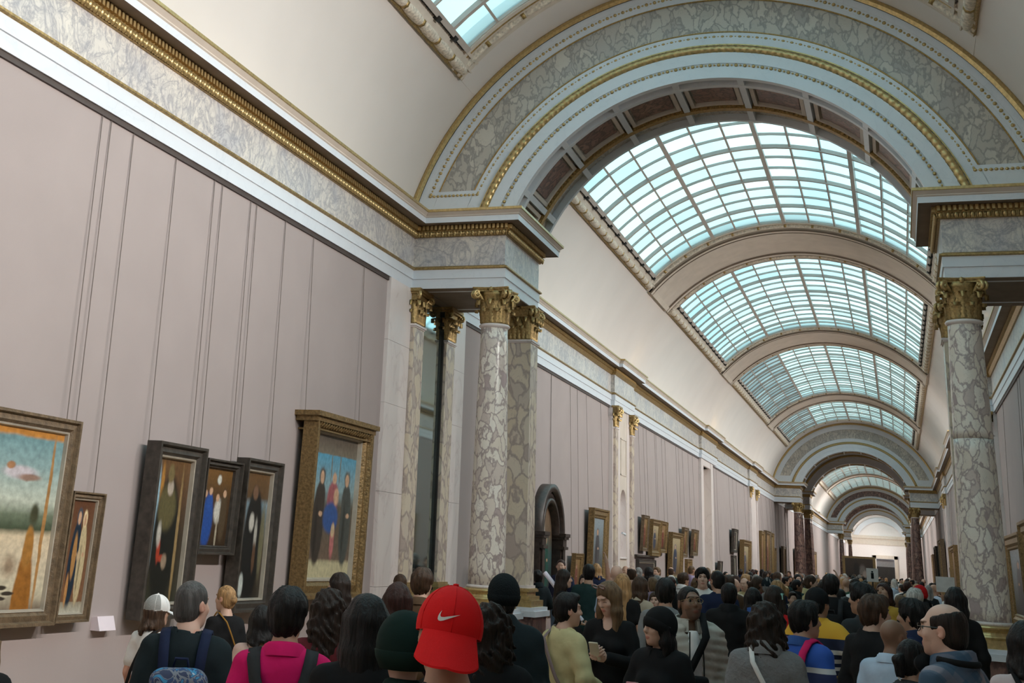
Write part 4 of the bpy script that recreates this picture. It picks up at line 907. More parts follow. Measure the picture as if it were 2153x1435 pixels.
# wide picture on a stand at the end of the gallery
t = empty('painting', (-3.8, 139.0, 0)); tag(t, 'wide dark picture on a free standing panel far down the gallery', 'painting')
MB().box(-1.55, 1.55, -.05, .1, .3, 3.5).build('backboard', [M_fgold], t)
me = mesh('panel', [(-1.3, -.06, 1.2), (1.3, -.06, 1.2), (1.3, -.06, 3.3), (-1.3, -.06, 3.3)], [(0, 1, 2, 3)], [canvas_mat('panel_far_dark', [(0, G(40, 32, 28)), (1, G(62, 48, 40))], [(.62, .4, .12, .3, G(120, 110, 105), .4), (.4, .5, .1, .3, G(30, 26, 24), .4), (.7, .3, .08, .15, G(170, 150, 140), .4)])])
uv = me.uv_layers.new(name='uv')
for l in me.loops: uv.data[l.index].uv = [(0, 0), (1, 0), (1, 1), (0, 1)][l.vertex_index]
obj('picture_panel', me, t)
for s in (-1, 1): MB().box(s * 1.3 - .1, s * 1.3 + .1, -.4, .4, 0, .3).build('foot', [M_fbrown], t)
# wall label
o = MB().add([(0, -.13, 0), (0, .13, 0), (.10, .13, .0), (.10, -.13, .0), (0, -.13, .11), (0, .13, .11), (.06, .13, .12), (.06, -.13, .12)], [(0, 1, 2, 3), (4, 7, 6, 5), (3, 2, 6, 7), (0, 4, 5, 1), (0, 3, 7, 4), (1, 5, 6, 2)]).build('wall_label', plain('label_card', (.80, .70, .76), .6, var=.02), loc=(XL - .045, 10.16, 1.03)); tag(o, 'pale pink caption card on the wall below the large terrace panel', 'label')
# ------------------------------------------------------------------ people: signed-distance modelling on numpy grids
F32 = np.float32
class Field:
    """distance field on a rectilinear (possibly graded) grid; surface nets turns it into one closed mesh"""
    def __init__(s, xs, ys, zs):
        s.a = [np.asarray(q, F32) for q in (xs, ys, zs)]; s.V = np.full([len(q) for q in s.a], .3, F32)
    def view(s, lo, hi):
        sl = tuple(slice(max(0, np.searchsorted(q, l) - 1), min(len(q), np.searchsorted(q, h) + 1)) for q, l, h in zip(s.a, lo, hi))
        X = s.a[0][sl[0]][:, None, None]; Y = s.a[1][sl[1]][None, :, None]; Z = s.a[2][sl[2]][None, None, :]
        return sl, X, Y, Z
    def put(s, prim, k=.02, op='u', e=0.0):
        fn, lo, hi = prim; pad = k + .03 + max(0, e)
        sl, X, Y, Z = s.view([q - pad for q in lo], [q + pad for q in hi])
        v = s.V[sl]
        if v.size == 0: return s
        d = (fn(X, Y, Z) - e).astype(F32)
        if op == 'u':
            h = np.clip(.5 + .5 * (v - d) / k, 0, 1); s.V[sl] = v + (d - v) * h - k * h * (1 - h)
        elif op == 's':
            h = np.clip(.5 - .5 * (v + d) / k, 0, 1); s.V[sl] = v + (-d - v) * h + k * h * (1 - h)
        return s
    def cut(s, fn):
        """keep only where fn(X,Y,Z) < 0"""
        X = s.a[0][:, None, None]; Y = s.a[1][None, :, None]; Z = s.a[2][None, None, :]
        s.V = np.maximum(s.V, (fn(X, Y, Z) + 0 * s.V).astype(F32)); return s
    def noise(s, fn):
        X = s.a[0][:, None, None]; Y = s.a[1][None, :, None]; Z = s.a[2][None, None, :]
        s.V = s.V + (fn(X, Y, Z)).astype(F32); return s
    def nets(s):
        V = s.V; V = V.copy(); V[0], V[-1], V[:, 0], V[:, -1], V[:, :, 0], V[:, :, -1] = [.1] * 6
        S = V < 0; n = [q - 1 for q in V.shape]
        cnt = np.zeros(n, np.int8)
        for i in (0, 1):
            for j in (0, 1):
                for k in (0, 1): cnt += S[i:i + n[0], j:j + n[1], k:k + n[2]]
        act = (cnt > 0) & (cnt < 8); I, J, K = np.nonzero(act); m = len(I)
        if m == 0: return np.zeros((0, 3)), np.zeros((0, 4), int)
        idx = np.full(n, -1, np.int32); idx[I, J, K] = np.arange(m)
        acc = np.zeros((m, 3), F32); num = np.zeros(m, F32)
        C = {(i, j, k): V[I + i, J + j, K + k] for i in (0, 1) for j in (0, 1) for k in (0, 1)}
        for ax in range(3):
            for u in (0, 1):
                for w in (0, 1):
                    a = [0, 0, 0]; o = [q for q in range(3) if q != ax]; a[o[0]] = u; a[o[1]] = w; b = list(a); b[ax] = 1
                    va, vb = C[tuple(a)], C[tuple(b)]; msk = (va < 0) != (vb < 0)
                    t = np.where(msk, va / np.where(msk, va - vb, 1), 0)
                    for q in range(3): acc[:, q] += np.where(msk, t if q == ax else a[q], 0)
                    num += msk
        acc /= np.maximum(num, 1)[:, None]
        P = np.empty((m, 3), F32)
        for q, ii in zip(range(3), (I, J, K)):
            c = s.a[q]; P[:, q] = c[ii] + acc[:, q] * (c[ii + 1] - c[ii])
        Q = []
        for ax in range(3):
            o1, o2 = (ax + 1) % 3, (ax + 2) % 3
            A = [slice(None)] * 3; B = [slice(None)] * 3; A[ax] = slice(0, -1); B[ax] = slice(1, None)
            ch = S[tuple(A)] != S[tuple(B)]; g = np.nonzero(ch); g = [q.copy() for q in g]
            ok = (g[o1] > 0) & (g[o2] > 0) & (g[o1] < n[o1]) & (g[o2] < n[o2]); g = [q[ok] for q in g]
            sg = S[tuple(A)][tuple(g)]
            def cell(d1, d2):
                h = list(g); h[o1] = g[o1] + d1; h[o2] = g[o2] + d2; return idx[tuple(h)]
            q = np.stack([cell(-1, -1), cell(0, -1), cell(0, 0), cell(-1, 0)], 1)
            q[~sg] = q[~sg][:, ::-1]; Q.append(q)
        return P, np.concatenate(Q)
def ell(c, r, R=None):
    c = np.asarray(c, F32); r = np.asarray(r, F32)
    if R is None:
        lo, hi = c - r, c + r
        def fn(X, Y, Z):
            x, y, z = (X - c[0]) / r[0], (Y - c[1]) / r[1], (Z - c[2]) / r[2]
            k0 = np.sqrt(x * x + y * y + z * z); k1 = np.sqrt((x / r[0]) ** 2 + (y / r[1]) ** 2 + (z / r[2]) ** 2) + 1e-6
            return k0 * (k0 - 1) / k1
    else:
        ext = np.sqrt(((np.asarray(R) * r[None, :]) ** 2).sum(1)); lo, hi = c - ext, c + ext
        def fn(X, Y, Z):
            dx, dy, dz = X - c[0], Y - c[1], Z - c[2]
            q = [(dx * R[0][i] + dy * R[1][i] + dz * R[2][i]) / r[i] for i in range(3)]
            k0 = np.sqrt(q[0] ** 2 + q[1] ** 2 + q[2] ** 2); k1 = np.sqrt((q[0] / r[0]) ** 2 + (q[1] / r[1]) ** 2 + (q[2] / r[2]) ** 2) + 1e-6
            return k0 * (k0 - 1) / k1
    return fn, lo, hi
def cone(a, b, ra, rb):
    a = np.asarray(a, F32); b = np.asarray(b, F32); d = b - a; L2 = float(d @ d) + 1e-9; rm = max(ra, rb)
    def fn(X, Y, Z):
        x, y, z = X - a[0], Y - a[1], Z - a[2]
        t = np.clip((x * d[0] + y * d[1] + z * d[2]) / L2, 0, 1)
        return np.sqrt((x - t * d[0]) ** 2 + (y - t * d[1]) ** 2 + (z - t * d[2]) ** 2) - (ra + (rb - ra) * t)
    return fn, np.minimum(a, b) - rm, np.maximum(a, b) + rm
def rbox(c, h, r, R=None):
    c = np.asarray(c, F32); h = np.asarray(h, F32); ext = float(np.linalg.norm(h)) if R is not None else h
    def fn(X, Y, Z):
        dx, dy, dz = X - c[0], Y - c[1], Z - c[2]
        q = (dx, dy, dz) if R is None else [dx * R[0][i] + dy * R[1][i] + dz * R[2][i] for i in range(3)]
        w = [np.abs(q[i]) - (h[i] - r) for i in range(3)]
        return np.sqrt(sum(np.maximum(t, 0) ** 2 for t in w)) + np.minimum(np.maximum(np.maximum(w[0], w[1]), w[2]), 0) - r
    return fn, c - ext, c + ext
def graded(lo, hi, step, f0=None, f1=None, fine=None):
    """axis samples: coarse everywhere, fine between f0 and f1"""
    if fine is None: return np.arange(lo, hi + step, step)
    parts = []
    if f0 > lo: n = max(1, int(round((f0 - lo) / step))); parts.append(np.linspace(lo, f0, n, endpoint=False))
    n = max(1, int(round((f1 - f0) / fine))); parts.append(np.linspace(f0, f1, n, endpoint=False))
    n = max(1, int(round((hi - f1) / step))); parts.append(np.linspace(f1, hi, n + 1)); return np.concatenate(parts)
def rotm(yaw, pitch=0, roll=0):
    """yaw left positive, pitch down positive (face +y)"""
    cy, sy = math.cos(yaw), math.sin(yaw); cp, sp = math.cos(-pitch), math.sin(-pitch); cr, sr = math.cos(roll), math.sin(roll)
    return np.array([[cy, -sy, 0], [sy, cy, 0], [0, 0, 1]]) @ np.array([[1, 0, 0], [0, cp, -sp], [0, sp, cp]]) @ np.array([[cr, 0, sr], [0, 1, 0], [-sr, 0, cr]])

SKIN = {'pale': (.62, .40, .31), 'fair': (.56, .35, .26), 'tan': (.42, .245, .165), 'brown': (.22, .115, .07), 'dark': (.10, .055, .035)}
def skin_mat(k):
    nm = 'skin_' + k
    if nm in MATS: return MATS[nm]
    m, nt, b = nodes(nm); N = nt.nodes.new; L = nt.links.new
    at = N('ShaderNodeAttribute'); at.attribute_name = 'tone'; mu = N('ShaderNodeVectorMath'); mu.operation = 'MULTIPLY'; mu.inputs[1].default_value = SKIN[k]
    L(at.outputs['Color'], mu.inputs[0]); L(mu.outputs[0], b.inputs['Base Color']); b.inputs['Roughness'].default_value = .5
    b.inputs['Subsurface Weight'].default_value = .0; MATS[nm] = m; return m
def hair_mat(k):
    c = {'black': (.009, .008, .008), 'dark': (.020, .013, .010), 'brown': (.055, .030, .018), 'auburn': (.035, .014, .011), 'blond': (.36, .21, .095), 'grey': (.22, .21, .20), 'white': (.48, .46, .43), 'salt': (.075, .072, .07), 'light': (.14, .085, .045)}[k]
    return plain('hair_' + k, c, .42, var=.45, scale=55, bump=.5, bscale=110, stretch=(1, 1, .12), spec=.22)
def cloth(name, col, rough=.85, **kw): return plain('cloth_' + name, col, rough, var=kw.get('var', .10), scale=kw.get('scale', 7), bump=kw.get('bump', .35), bscale=kw.get('bscale', 9), spec=kw.get('spec', .15))
CL = {'black': (.012, .012, .013), 'ink': (.014, .022, .026), 'navy': (.015, .022, .055), 'teal': (.02, .045, .045), 'charcoal': (.035, .037, .04), 'grey': (.21, .21, .215), 'lightgrey': (.42, .42, .42), 'white': (.72, .71, .70), 'cream': (.62, .56, .44),
      'pink': (.62, .012, .13), 'red': (.50, .012, .015), 'blue': (.035, .085, .26), 'sky': (.34, .45, .62), 'paleblue': (.45, .55, .68), 'yellow': (.52, .46, .25), 'ochre': (.28, .14, .03), 'green': (.03, .07, .04), 'beige': (.45, .38, .29), 'brown': (.10, .06, .035), 'jeans': (.10, .15, .21), 'maroon': (.12, .02, .025), 'lilac': (.30, .24, .36), 'rust': (.30, .09, .03)}
def cmat(k): return MATS.get('cloth_' + k) or cloth(k, CL[k])
M_eye_w, M_eye_d = plain('eye_white', (.36, .33, .31), .25, var=.02), plain('eye_dark', (.012, .009, .008), .15, var=.02)
def eye_mesh():
    mb = MB(); n, k = 12, 8; P = [[(.0100 * math.sin(math.pi * i / k) * math.cos(2 * math.pi * j / n), .0100 * math.cos(math.pi * i / k), .0100 * math.sin(math.pi * i / k) * math.sin(2 * math.pi * j / n)) for j in range(n)] for i in range(k + 1)]
    for i in range(k): mb.grid(np.array(P[i:i + 2]), 1 if i < 3 else 0, cv=True)
    return mb.mesh('eye', [M_eye_w, M_eye_d], True)
eye_me = eye_mesh()

HC = np.array([0, .012, 1.632])          # head centre of the 1.75 m figure
def joints(pose, sex):
    sw = .168 if sex == 'm' else .150
    P = {}
    for s, nm in ((1, 'r'), (-1, 'l')):   # figure faces +y, its right hand is +x
        P[nm] = [np.array([s * sw, -.02, 1.405]), np.array([s * (sw + .055), -.05, 1.14]), np.array([s * (sw + .06), .05, .905])]
    def setp(nm, e, w):
        s = 1 if nm == 'r' else -1
        P[nm][1] = np.array([s * e[0], e[1], e[2]]); P[nm][2] = np.array([s * w[0], w[1], w[2]])
    for nm, e, w in {'down': [], 'front': [('r', (.25, .0, 1.15), (.05, .25, 1.17)), ('l', (.25, .0, 1.15), (.07, .24, 1.15))], 'read': [('r', (.23, .02, 1.15), (.045, .28, 1.22)), ('l', (.23, .02, 1.15), (.06, .27, 1.20))],
                     'phone_r': [('r', (.25, .13, 1.17), (.13, .33, 1.36))], 'phone_l': [('l', (.25, .13, 1.17), (.13, .33, 1.36))], 'up_r': [('r', (.26, .12, 1.55), (.20, .22, 1.80))], 'up_l': [('l', (.26, .12, 1.55), (.20, .22, 1.80))],
                     'bent': [('r', (.27, -.05, 1.16), (.17, .19, 1.08)), ('l', (.27, -.05, 1.16), (.17, .19, 1.08))], 'bent_r': [('r', (.27, -.03, 1.15), (.12, .22, 1.12))], 'akimbo': [('r', (.36, -.03, 1.20), (.20, .08, 1.02)), ('l', (.33, -.03, 1.18), (.18, .08, 1.02))],
                     'phone_chest_r': [('r', (.24, .03, 1.13), (.06, .30, 1.15))]}[pose]: setp(nm, e, w)
    return P
def torso_prims(sex, fat=1.0):
    if sex == 'm': return [(ell((0, -.015, 1.27), (.155 * fat, .112 * fat, .20)), .05), (cone((-.112, -.03, 1.405), (.112, -.03, 1.405), .060, .060), .06), (ell((0, -.002, 1.08), (.145 * fat, .105 * fat, .16)), .06), (ell((0, -.005, .955), (.163 * fat, .118 * fat, .13)), .05), (cone((0, -.03, 1.40), (0, -.028, 1.50), .085, .060), .06)]
    return [(ell((0, -.015, 1.27), (.142 * fat, .098 * fat, .19)), .05), (ell((-.062, .062, 1.265), (.055, .055, .058)), .04), (ell((.062, .062, 1.265), (.055, .055, .058)), .04), (cone((-.098, -.03, 1.40), (.098, -.03, 1.40), .053, .053), .06), (ell((0, -.002, 1.09), (.125 * fat, .092 * fat, .15)), .06), (ell((0, -.01, .95), (.168 * fat, .122 * fat, .13)), .05), (cone((0, -.03, 1.40), (0, -.028, 1.49), .072, .052), .06)]
def leg_prims():
    out = []
    for s in (-1, 1):
        out += [(cone((s * .088, 0, .90), (s * .098, .012, .50), .088, .058), .04), (cone((s * .098, .012, .50), (s * .100, -.022, .09), .058, .040), .03)]
    return out
def hand_prims(w, d, n, curl=.5, spread=.3):
    """wrist w, hand direction d, palm normal n (towards what it holds); returns capsules"""
    w = np.asarray(w, float); d = np.asarray(d, float); d = d / np.linalg.norm(d); n = np.asarray(n, float); n = n - d * (n @ d); n = n / np.linalg.norm(n); t = np.cross(d, n)
    R = np.stack([t, d, n], 1); out = [(ell(w + d * .052, (.040, .052, .017), R), .012), (cone(w - d * .02, w + d * .02, .028, .028), .02)]
    for i, (o, L) in enumerate(((-.029, .068), (-.010, .078), (.010, .074), (.029, .058))):
        p = w + d * .092 + t * o; a = curl * .7; L1, L2, L3 = L * .45, L * .32, L * .23; dirv = d + t * o * spread * 4
        for Li, r0, r1 in ((L1, .0095, .0085), (L2, .0085, .0078), (L3, .0078, .0068)):
            dd = math.cos(a) * dirv / np.linalg.norm(dirv) + math.sin(a) * n; q = p + dd * Li; out.append((cone(p, q, r0, r1), .004)); p = q; a += curl * .95
    p = w + d * .03 + t * -.034 + n * .006
    for Li, r0, r1, k in ((.042, .0125, .0105, .35), (.032, .0105, .008, .8)):
        dd = d * .75 - t * (.75 - k) + n * k; dd = dd / np.linalg.norm(dd); q = p + dd * Li; out.append((cone(p, q, r0, r1), .005)); p = q
    return out
def head_prims(R, hc, sex='m'):
    def g(c): return hc + R @ np.asarray(c, float)
    j = 1.0 if sex == 'm' else .9
    U = [(ell(g((0, -.012, .030)), (.074, .093, .088), R), .03), (ell(g((0, .030, -.030)), (.060, .062, .085), R), .03), (ell(g((0, .040, -.070)), (.046 * j, .050, .045), R), .025), (ell(g((0, .072, -.098)), (.022 * j, .018, .016), R), .02),
         (cone(g((0, .088, .020)), g((0, .108, -.020)), .0085, .0125), .012), (ell(g((0, .098, -.026)), (.0165, .012, .010), R), .008), (ell(g((0, .083, .034)), (.045, .016, .012), R), .015),
         (ell(g((-.038, .062, -.022)), (.024, .024, .022), R), .02), (ell(g((.038, .062, -.022)), (.024, .024, .022), R), .02), (ell(g((0, .089, -.058)), (.022, .011, .006), R), .006), (ell(g((0, .088, -.069)), (.019, .011, .007), R), .006)]
    D = [(ell(g((s * .031, .100, .010)), (.019, .016, .011), R), .008) for s in (-1, 1)]
    E = [(ell(g((s * .077, -.008, -.008)), (.011, .021, .031), R @ rotm(s * -.35)), .006) for s in (-1, 1)]
    Cc = [(ell(g((s * .086, -.004, -.006)), (.006, .010, .018), R), .005) for s in (-1, 1)]
    return U, D, E, Cc
def hair_field(style, R, hc, step, seed=0, hat=False):
    """hair as its own volume round the skull"""
    def g(c): return hc + R @ np.asarray(c, float)
    low = {'long': .34, 'longer': .50, 'bob': .17, 'curly': .42, 'wavy': .46}.get(style, .16)
    lo, hi = hc + np.array([-.20, -.24, -low - .05]), hc + np.array([.20, .17, .20])
    f = Field(*[np.arange(l, h, step) for l, h in zip(lo, hi)])
    e = {'crop': -.004, 'fringe': -.003, 'short': .003, 'bun': -.001, 'pony': -.001, 'thick': .012, 'curly': .010, 'wavy': .010}.get(style, .005)
    f.put(ell(g((0, -.012, .030)), (.082 + e, .101 + e, .097 + e), R), .02)
    if style in ('short', 'thick'): f.put(ell(g((0, .045, .095)), (.055, .045, .028 + e), R), .03)
    drape = style in ('long', 'longer', 'bob', 'curly', 'wavy')
    if not drape: f.put(ell(g((0, -.045, -.035)), (.070, .060, .065), R), .03)
    # face and nape openings
    f.put(ell(g((0, .127, -.018 if style not in ('crop', 'short') else -.004)), (.086, .080, .092 if style not in ('crop', 'short') else .098), R), .02, 's')
    if style in ('short', 'crop', 'thick', 'fringe'):
        for s in (-1, 1): f.put(ell(g((s * .088, .022, -.035)), (.030, .036, .048), R), .01, 's')
    if style == 'fringe': f.put(ell(g((0, .120, .0)), (.11, .085, .12), R), .02, 's'); f.put(ell(g((0, .035, .115)), (.080, .115, .070), R), .02, 's')
    if drape:
        dn = np.array([0, 0, -1.0]); L = low - .06; n_ = {'bob': 7}.get(style, 9)
        for i in range(n_):
            a = math.pi * (i / (n_ - 1)) * 1.16 + math.pi * .92; a = math.pi + (i / (n_ - 1) - .5) * math.pi * 1.12 + math.pi / 2
            p0 = g((.070 * math.cos(a), .078 * math.sin(a) - .012, .02)); wv = .02 * math.sin(i * 2.3 + seed) if style in ('curly', 'wavy') else 0
            p1 = p0 * np.array([1, 1, 0]) + np.array([0, 0, hc[2] - .10]); p1[:2] = hc[:2] + (p0[:2] - hc[:2]) * 1.10
            p2 = p1 + dn * (L - .06) + np.array([(p0[0] - hc[0]) * .12 + wv, -.03 + (p0[1] - hc[1]) * .12, .03 * math.sin(i * 1.7 + seed)])
            r = .036 if style in ('curly', 'wavy') else .029
            f.put(cone(p0, p1, r, r), .03); f.put(cone(p1, p2, r, r * .72), .03)
        if style != 'bob': f.put(ell(hc + np.array([0, -.075, -.16]), (.075, .045, .14)), .04)
    if style == 'bun': f.put(ell(g((0, -.115, -.005)), (.040, .032, .038), R), .012)
    if style == 'pony':
        f.put(cone(g((0, -.10, .02)), g((0, -.135, .0)), .026, .03), .01); f.put(cone(g((0, -.135, .0)), g((0, -.12, -.15)), .032, .018), .02)
    if not drape: f.cut(lambda X, Y, Z: (hc[2] - .100) - Z)
    am = {'curly': .011, 'wavy': .008, 'thick': .006, 'crop': .0015, 'fringe': .0012}.get(style, .0035)
    ph = seed * 1.7
    if hat: f.cut(lambda X, Y, Z: (X - hc[0]) * R[0][2] + (Y - hc[1]) * R[1][2] + (Z - hc[2]) * R[2][2] - .012)
    if style == 'curly' or style == 'wavy': f.noise(lambda X, Y, Z: am * (np.sin(85 * X + 33 * Z + ph + 2 * np.sin(21 * Z)) * np.sin(57 * Z + 41 * Y + ph + 2 * np.sin(33 * X)) + .6 * np.sin(118 * Y + 47 * Z + 2 * ph + 2 * np.sin(40 * X + 17 * Z))))
    else: f.noise(lambda X, Y, Z: am * (np.sin(9 * np.arctan2(X - hc[0], Y - hc[1] + .001) + 14 * Z + ph) * .6 + .5 * np.sin(17 * np.arctan2(X - hc[0], Y - hc[1] + .001) - 11 * Z + ph) + .7 * np.sin(45 * X + 30 * Z + ph) * np.sin(38 * Z - 25 * Y + 2 * ph)))
    return f
def tones(P, R, hc, sex, stub=0, brow=True, shut=False):
    """per-vertex tone on the face: lips, brows, beard shade"""
    q = (P - hc) @ R; T = np.ones((len(P), 4), F32)
    face = q[:, 1] > .045
    lip = face & (((q[:, 0] / .023) ** 2 + ((q[:, 2] + .063) / .0115) ** 2) < 1); T[lip, :3] = (.78, .48, .48)
    if stub: 
        b = face & (q[:, 2] < -.045) & ~lip; T[b, :3] = 1 - stub * .75
    if brow:
        for s in (-1, 1): b = (q[:, 1] > .06) & (((q[:, 0] - s * .031) / .021) ** 2 + ((q[:, 2] - .031 + 1.2 * np.abs(np.abs(q[:, 0]) - .031) * 0) / (.0055 if sex == 'm' else .0042)) ** 2 < 1); T[b, :3] = (.2, .16, .15) if sex == 'm' else (.45, .38, .34)
    if shut:
        for s in (-1, 1): b = (q[:, 1] > .055) & (((q[:, 0] - s * .031) / .017) ** 2 + ((q[:, 2] - .003) / .005) ** 2 < 1); T[b, :3] = (.2, .16, .15)
    ear = np.abs(q[:, 0]) > .076; T[ear, :3] *= (1.02, .86, .84)
    return T
def build_figure(name, sp):
    """one standing figure 1.75 m tall facing +y. sp: dict of pose, sex, head turn, clothes, hair"""
    root = empty(name); hi = sp.get('hi', True); sex = sp.get('sex', 'm'); fat = sp.get('fat', 1.0)
    R = rotm(math.radians(sp.get('yaw', 0)), math.radians(sp.get('pitch', 0)), math.radians(sp.get('roll', 0))); hc = HC + np.array([math.sin(-math.radians(sp.get('yaw', 0))) * .012, .02 * math.sin(math.radians(sp.get('pitch', 0))), 0])
    J = joints(sp.get('pose', 'down'), sex)
    allp = np.array([p for k in 'rl' for p in J[k]]); lo = np.minimum(allp.min(0), [-.22, -.22, 0]) - .07; hi_ = np.maximum(allp.max(0), [.22, .18, 1.80]) + .09
    cs, fs = ((.024, .0072) if (sp.get('eyes') or sp.get('shut')) else (.024, .0096)) if hi else (.036, .0125)
    xs = graded(lo[0], hi_[0], cs, -.10, .10, fs); ys = graded(lo[1], hi_[1], cs, -.125, .145, fs); zs = graded(-.03, 1.80, cs * 1.2, 1.46, 1.785, fs)
    if allp[:, 2].max() > 1.6: zs = graded(-.03, allp[:, 2].max() + .12, cs * 1.2, 1.46, 1.785, fs)
    f = Field(xs, ys, zs)
    for p, k in torso_prims(sex, fat * .94): f.put(p, k)
    for p, k in leg_prims(): f.put(p, k)
    for nm in 'rl':
        a, b, c = J[nm]; f.put(cone(a, b, .050 if sex == 'm' else .042, .040 if sex == 'm' else .034), .03); f.put(cone(b, c, .040 if sex == 'm' else .034, .027), .02)
    for s in (-1, 1): f.put(cone((s * .10, -.06, .045), (s * .112, .13, .035), .042, .034), .03)
    f.put(cone(hc + R @ np.array([0, -.018, -.05]), (0, -.03, 1.43), .053 if sex == 'm' else .046, .062 if sex == 'm' else .052), .025)
    U, D, E, Cc = head_prims(R, hc, sex)
    for p, k in U: f.put(p, k)
    if hi:
        for p, k in D: f.put(p, k, 's')
        for p, k in E: f.put(p, k)
        for p, k in Cc: f.put(p, k, 's')
    else:
        for p, k in E: f.put(p, k)
    P, Q = f.nets(); T = tones(P, R, hc, sex, sp.get('stub', 0), hi, sp.get('shut', False))
    hands = sp.get('hands', {})
    for nm in 'rl':
        a, b, c = J[nm]; d = c - b; h = hands.get(nm); n = (0, 0, 1) if h is None else h.get('n', (0, 0, 1)); dd = d if h is None or 'd' not in h else np.asarray(h['d'], float)
        if h is None and abs(d[2]) > abs(d[1]): n = (-1 if nm == 'r' else 1, 0, 0)
        hs = .0052 if (hi and nm in hands) else (.0105 if hi else .014)
        pr = hand_prims(c, dd, n, .35 if h is None else h.get('curl', .6)); L = np.min([q[0][1] for q in pr], 0) - .02; H_ = np.max([q[0][2] for q in pr], 0) + .02
        hf = Field(*[np.arange(l, h2, hs) for l, h2 in zip(L, H_)])
        for p, k in pr: hf.put(p, k)
        P2, Q2 = hf.nets(); Q = np.concatenate([Q, Q2 + len(P)]); P = np.concatenate([P, P2]); T = np.concatenate([T, np.ones((len(P2), 4), F32)])
    me = mesh('body', P, Q, [skin_mat(sp.get('skin', 'fair'))], smooth=True)
    at = me.color_attributes.new('tone', 'FLOAT_COLOR', 'POINT'); at.data.foreach_set('color', T.ravel())
    body = obj('body', me, root)
    if sp.get('eyes'):
        for s in (-1, 1):
            q = hc + R @ np.array([s * .031, .0785, .009]); obj('eye', eye_me, body, tuple(q), Matrix(R.tolist()).to_euler())
    # ---- clothes
    st = .0175 if hi else .034; top = sp.get('top', {}); e = top.get('e', .014); z0 = top.get('hem', .86); sl = top.get('sleeve', 1.0)
    lo2 = np.minimum(allp.min(0), [-.26, -.24, 0]) - .09; hi2 = np.maximum(allp.max(0), [.26, .26, 1.5]) + .09
    f = Field(np.arange(lo2[0], hi2[0], st), np.arange(lo2[1], hi2[1], st), np.arange(z0 - .05, max(1.62, hi2[2]), st))
    for p, k in torso_prims(sex, fat): f.put(p, k, e=e)
    if z0 < .80: f.put(cone((0, -.005, .95), (0, -.005, z0 - .1), .15, .19), .06, e=e)
    for nm in 'rl':
        a, b, c = J[nm]; ra, rb = (.056, .050) if sex == 'm' else (.048, .043)
        if sl <= .5: f.put(cone(a, a + (b - a) * sl * 1.55, ra, ra * .98), .04, e=e * .9)
        else: f.put(cone(a, b, ra, rb), .04, e=e * .9); f.put(cone(b, b + (c - b) * (sl - .5) * 1.92, rb, .036), .03, e=e * .8)
    neck = top.get('neck', 'crew')
    f.cut(lambda X, Y, Z: z0 + .008 * np.sin(9 * X) - Z)
    r_n = {'crew': .064, 'wide': .085, 'turtle': .0, 'polo': .066, 'coat': .070, 'hood': .066, 'v': .07}[neck]
    if r_n:
        f.put(cone((0, -.030, 1.475), (0, -.02, 1.70), r_n, r_n + .05), .012, 's')
        if neck in ('wide', 'v', 'coat'): f.put(ell((0, .085, 1.46), (.055, .07, .07 if neck != 'v' else .12)), .02, 's')
        f.cut(lambda X, Y, Z: Z - 1.53)
    else: f.put(cone((0, -.03, 1.44), (0, -.022, 1.535), .072, .062), .02); f.cut(lambda X, Y, Z: Z - 1.55)
    if allp[:, 2].max() > 1.6: pass
    wr = top.get('wrinkle', .0035)
    f.noise(lambda X, Y, Z: wr * (np.sin(31 * Z + 12 * X + 9 * Y) * np.sin(17 * X - 13 * Y + 7 * Z) + .6 * np.sin(47 * Z - 21 * X)))
    if top.get('puffer'): f.noise(lambda X, Y, Z: -.016 * np.abs(np.sin(math.pi * (Z + .12 * np.abs(X)) / .058)) + .008)
    P, Q = f.nets(); shirt = obj(top.get('name', 'shirt'), mesh('top', P, Q, [top.get('mat') or cmat('black')], smooth=True), root)
    if neck in ('polo', 'coat', 'hood'):
        mb = MB(); n_ = 22; rows = []
        for i in range(n_ + 1):
            a = math.pi / 2 + .28 + (2 * math.pi - .56) * i / n_; hgt = .052 if neck == 'polo' else (.075 if neck == 'coat' else .04)
            ro, x0, y0 = .066 + e * .5, 0, -.024
            rows.append([(x0 + (ro + o) * math.cos(a), y0 + (ro + o) * math.sin(a) * 1.02, 1.462 + z_ - .016 * math.sin(a)) for o, z_ in ((.004, 0), (-.004, hgt), (.004, hgt + .004), (.020, hgt - .006), (.034, -.004))])
        mb.grid(np.array(rows)); mb.build('collar', [top.get('collar_mat') or top.get('mat') or cmat('black')], shirt, True)
    if neck == 'hood':
        hf = Field(np.arange(-.17, .17, .013), np.arange(-.2, .06, .013), np.arange(1.30, 1.56, .013)); hf.put(ell((0, -.105, 1.43), (.115, .055, .085)), .03).put(ell((0, -.06, 1.50), (.06, .05, .06)), .02, 's'); P, Q = hf.nets(); obj('hood', mesh('hood', P, Q, [top.get('mat') or cmat('black')], smooth=True), shirt)
    st2 = .03 if hi else .042
    f = Field(np.arange(-.26, .26, st2), np.arange(-.22, .22, st2), np.arange(.03, 1.12, st2))
    for p, k in torso_prims(sex, fat)[-3 if sex == 'm' else -4:-1]: f.put(p, k, e=.008)
    for p, k in leg_prims(): f.put(p, k, e=.016)
    f.cut(lambda X, Y, Z: .085 - Z); f.cut(lambda X, Y, Z: Z - 1.04); P, Q = f.nets(); obj('trousers', mesh('trousers', P, Q, [sp.get('legs') or cmat('charcoal')], smooth=True), root)
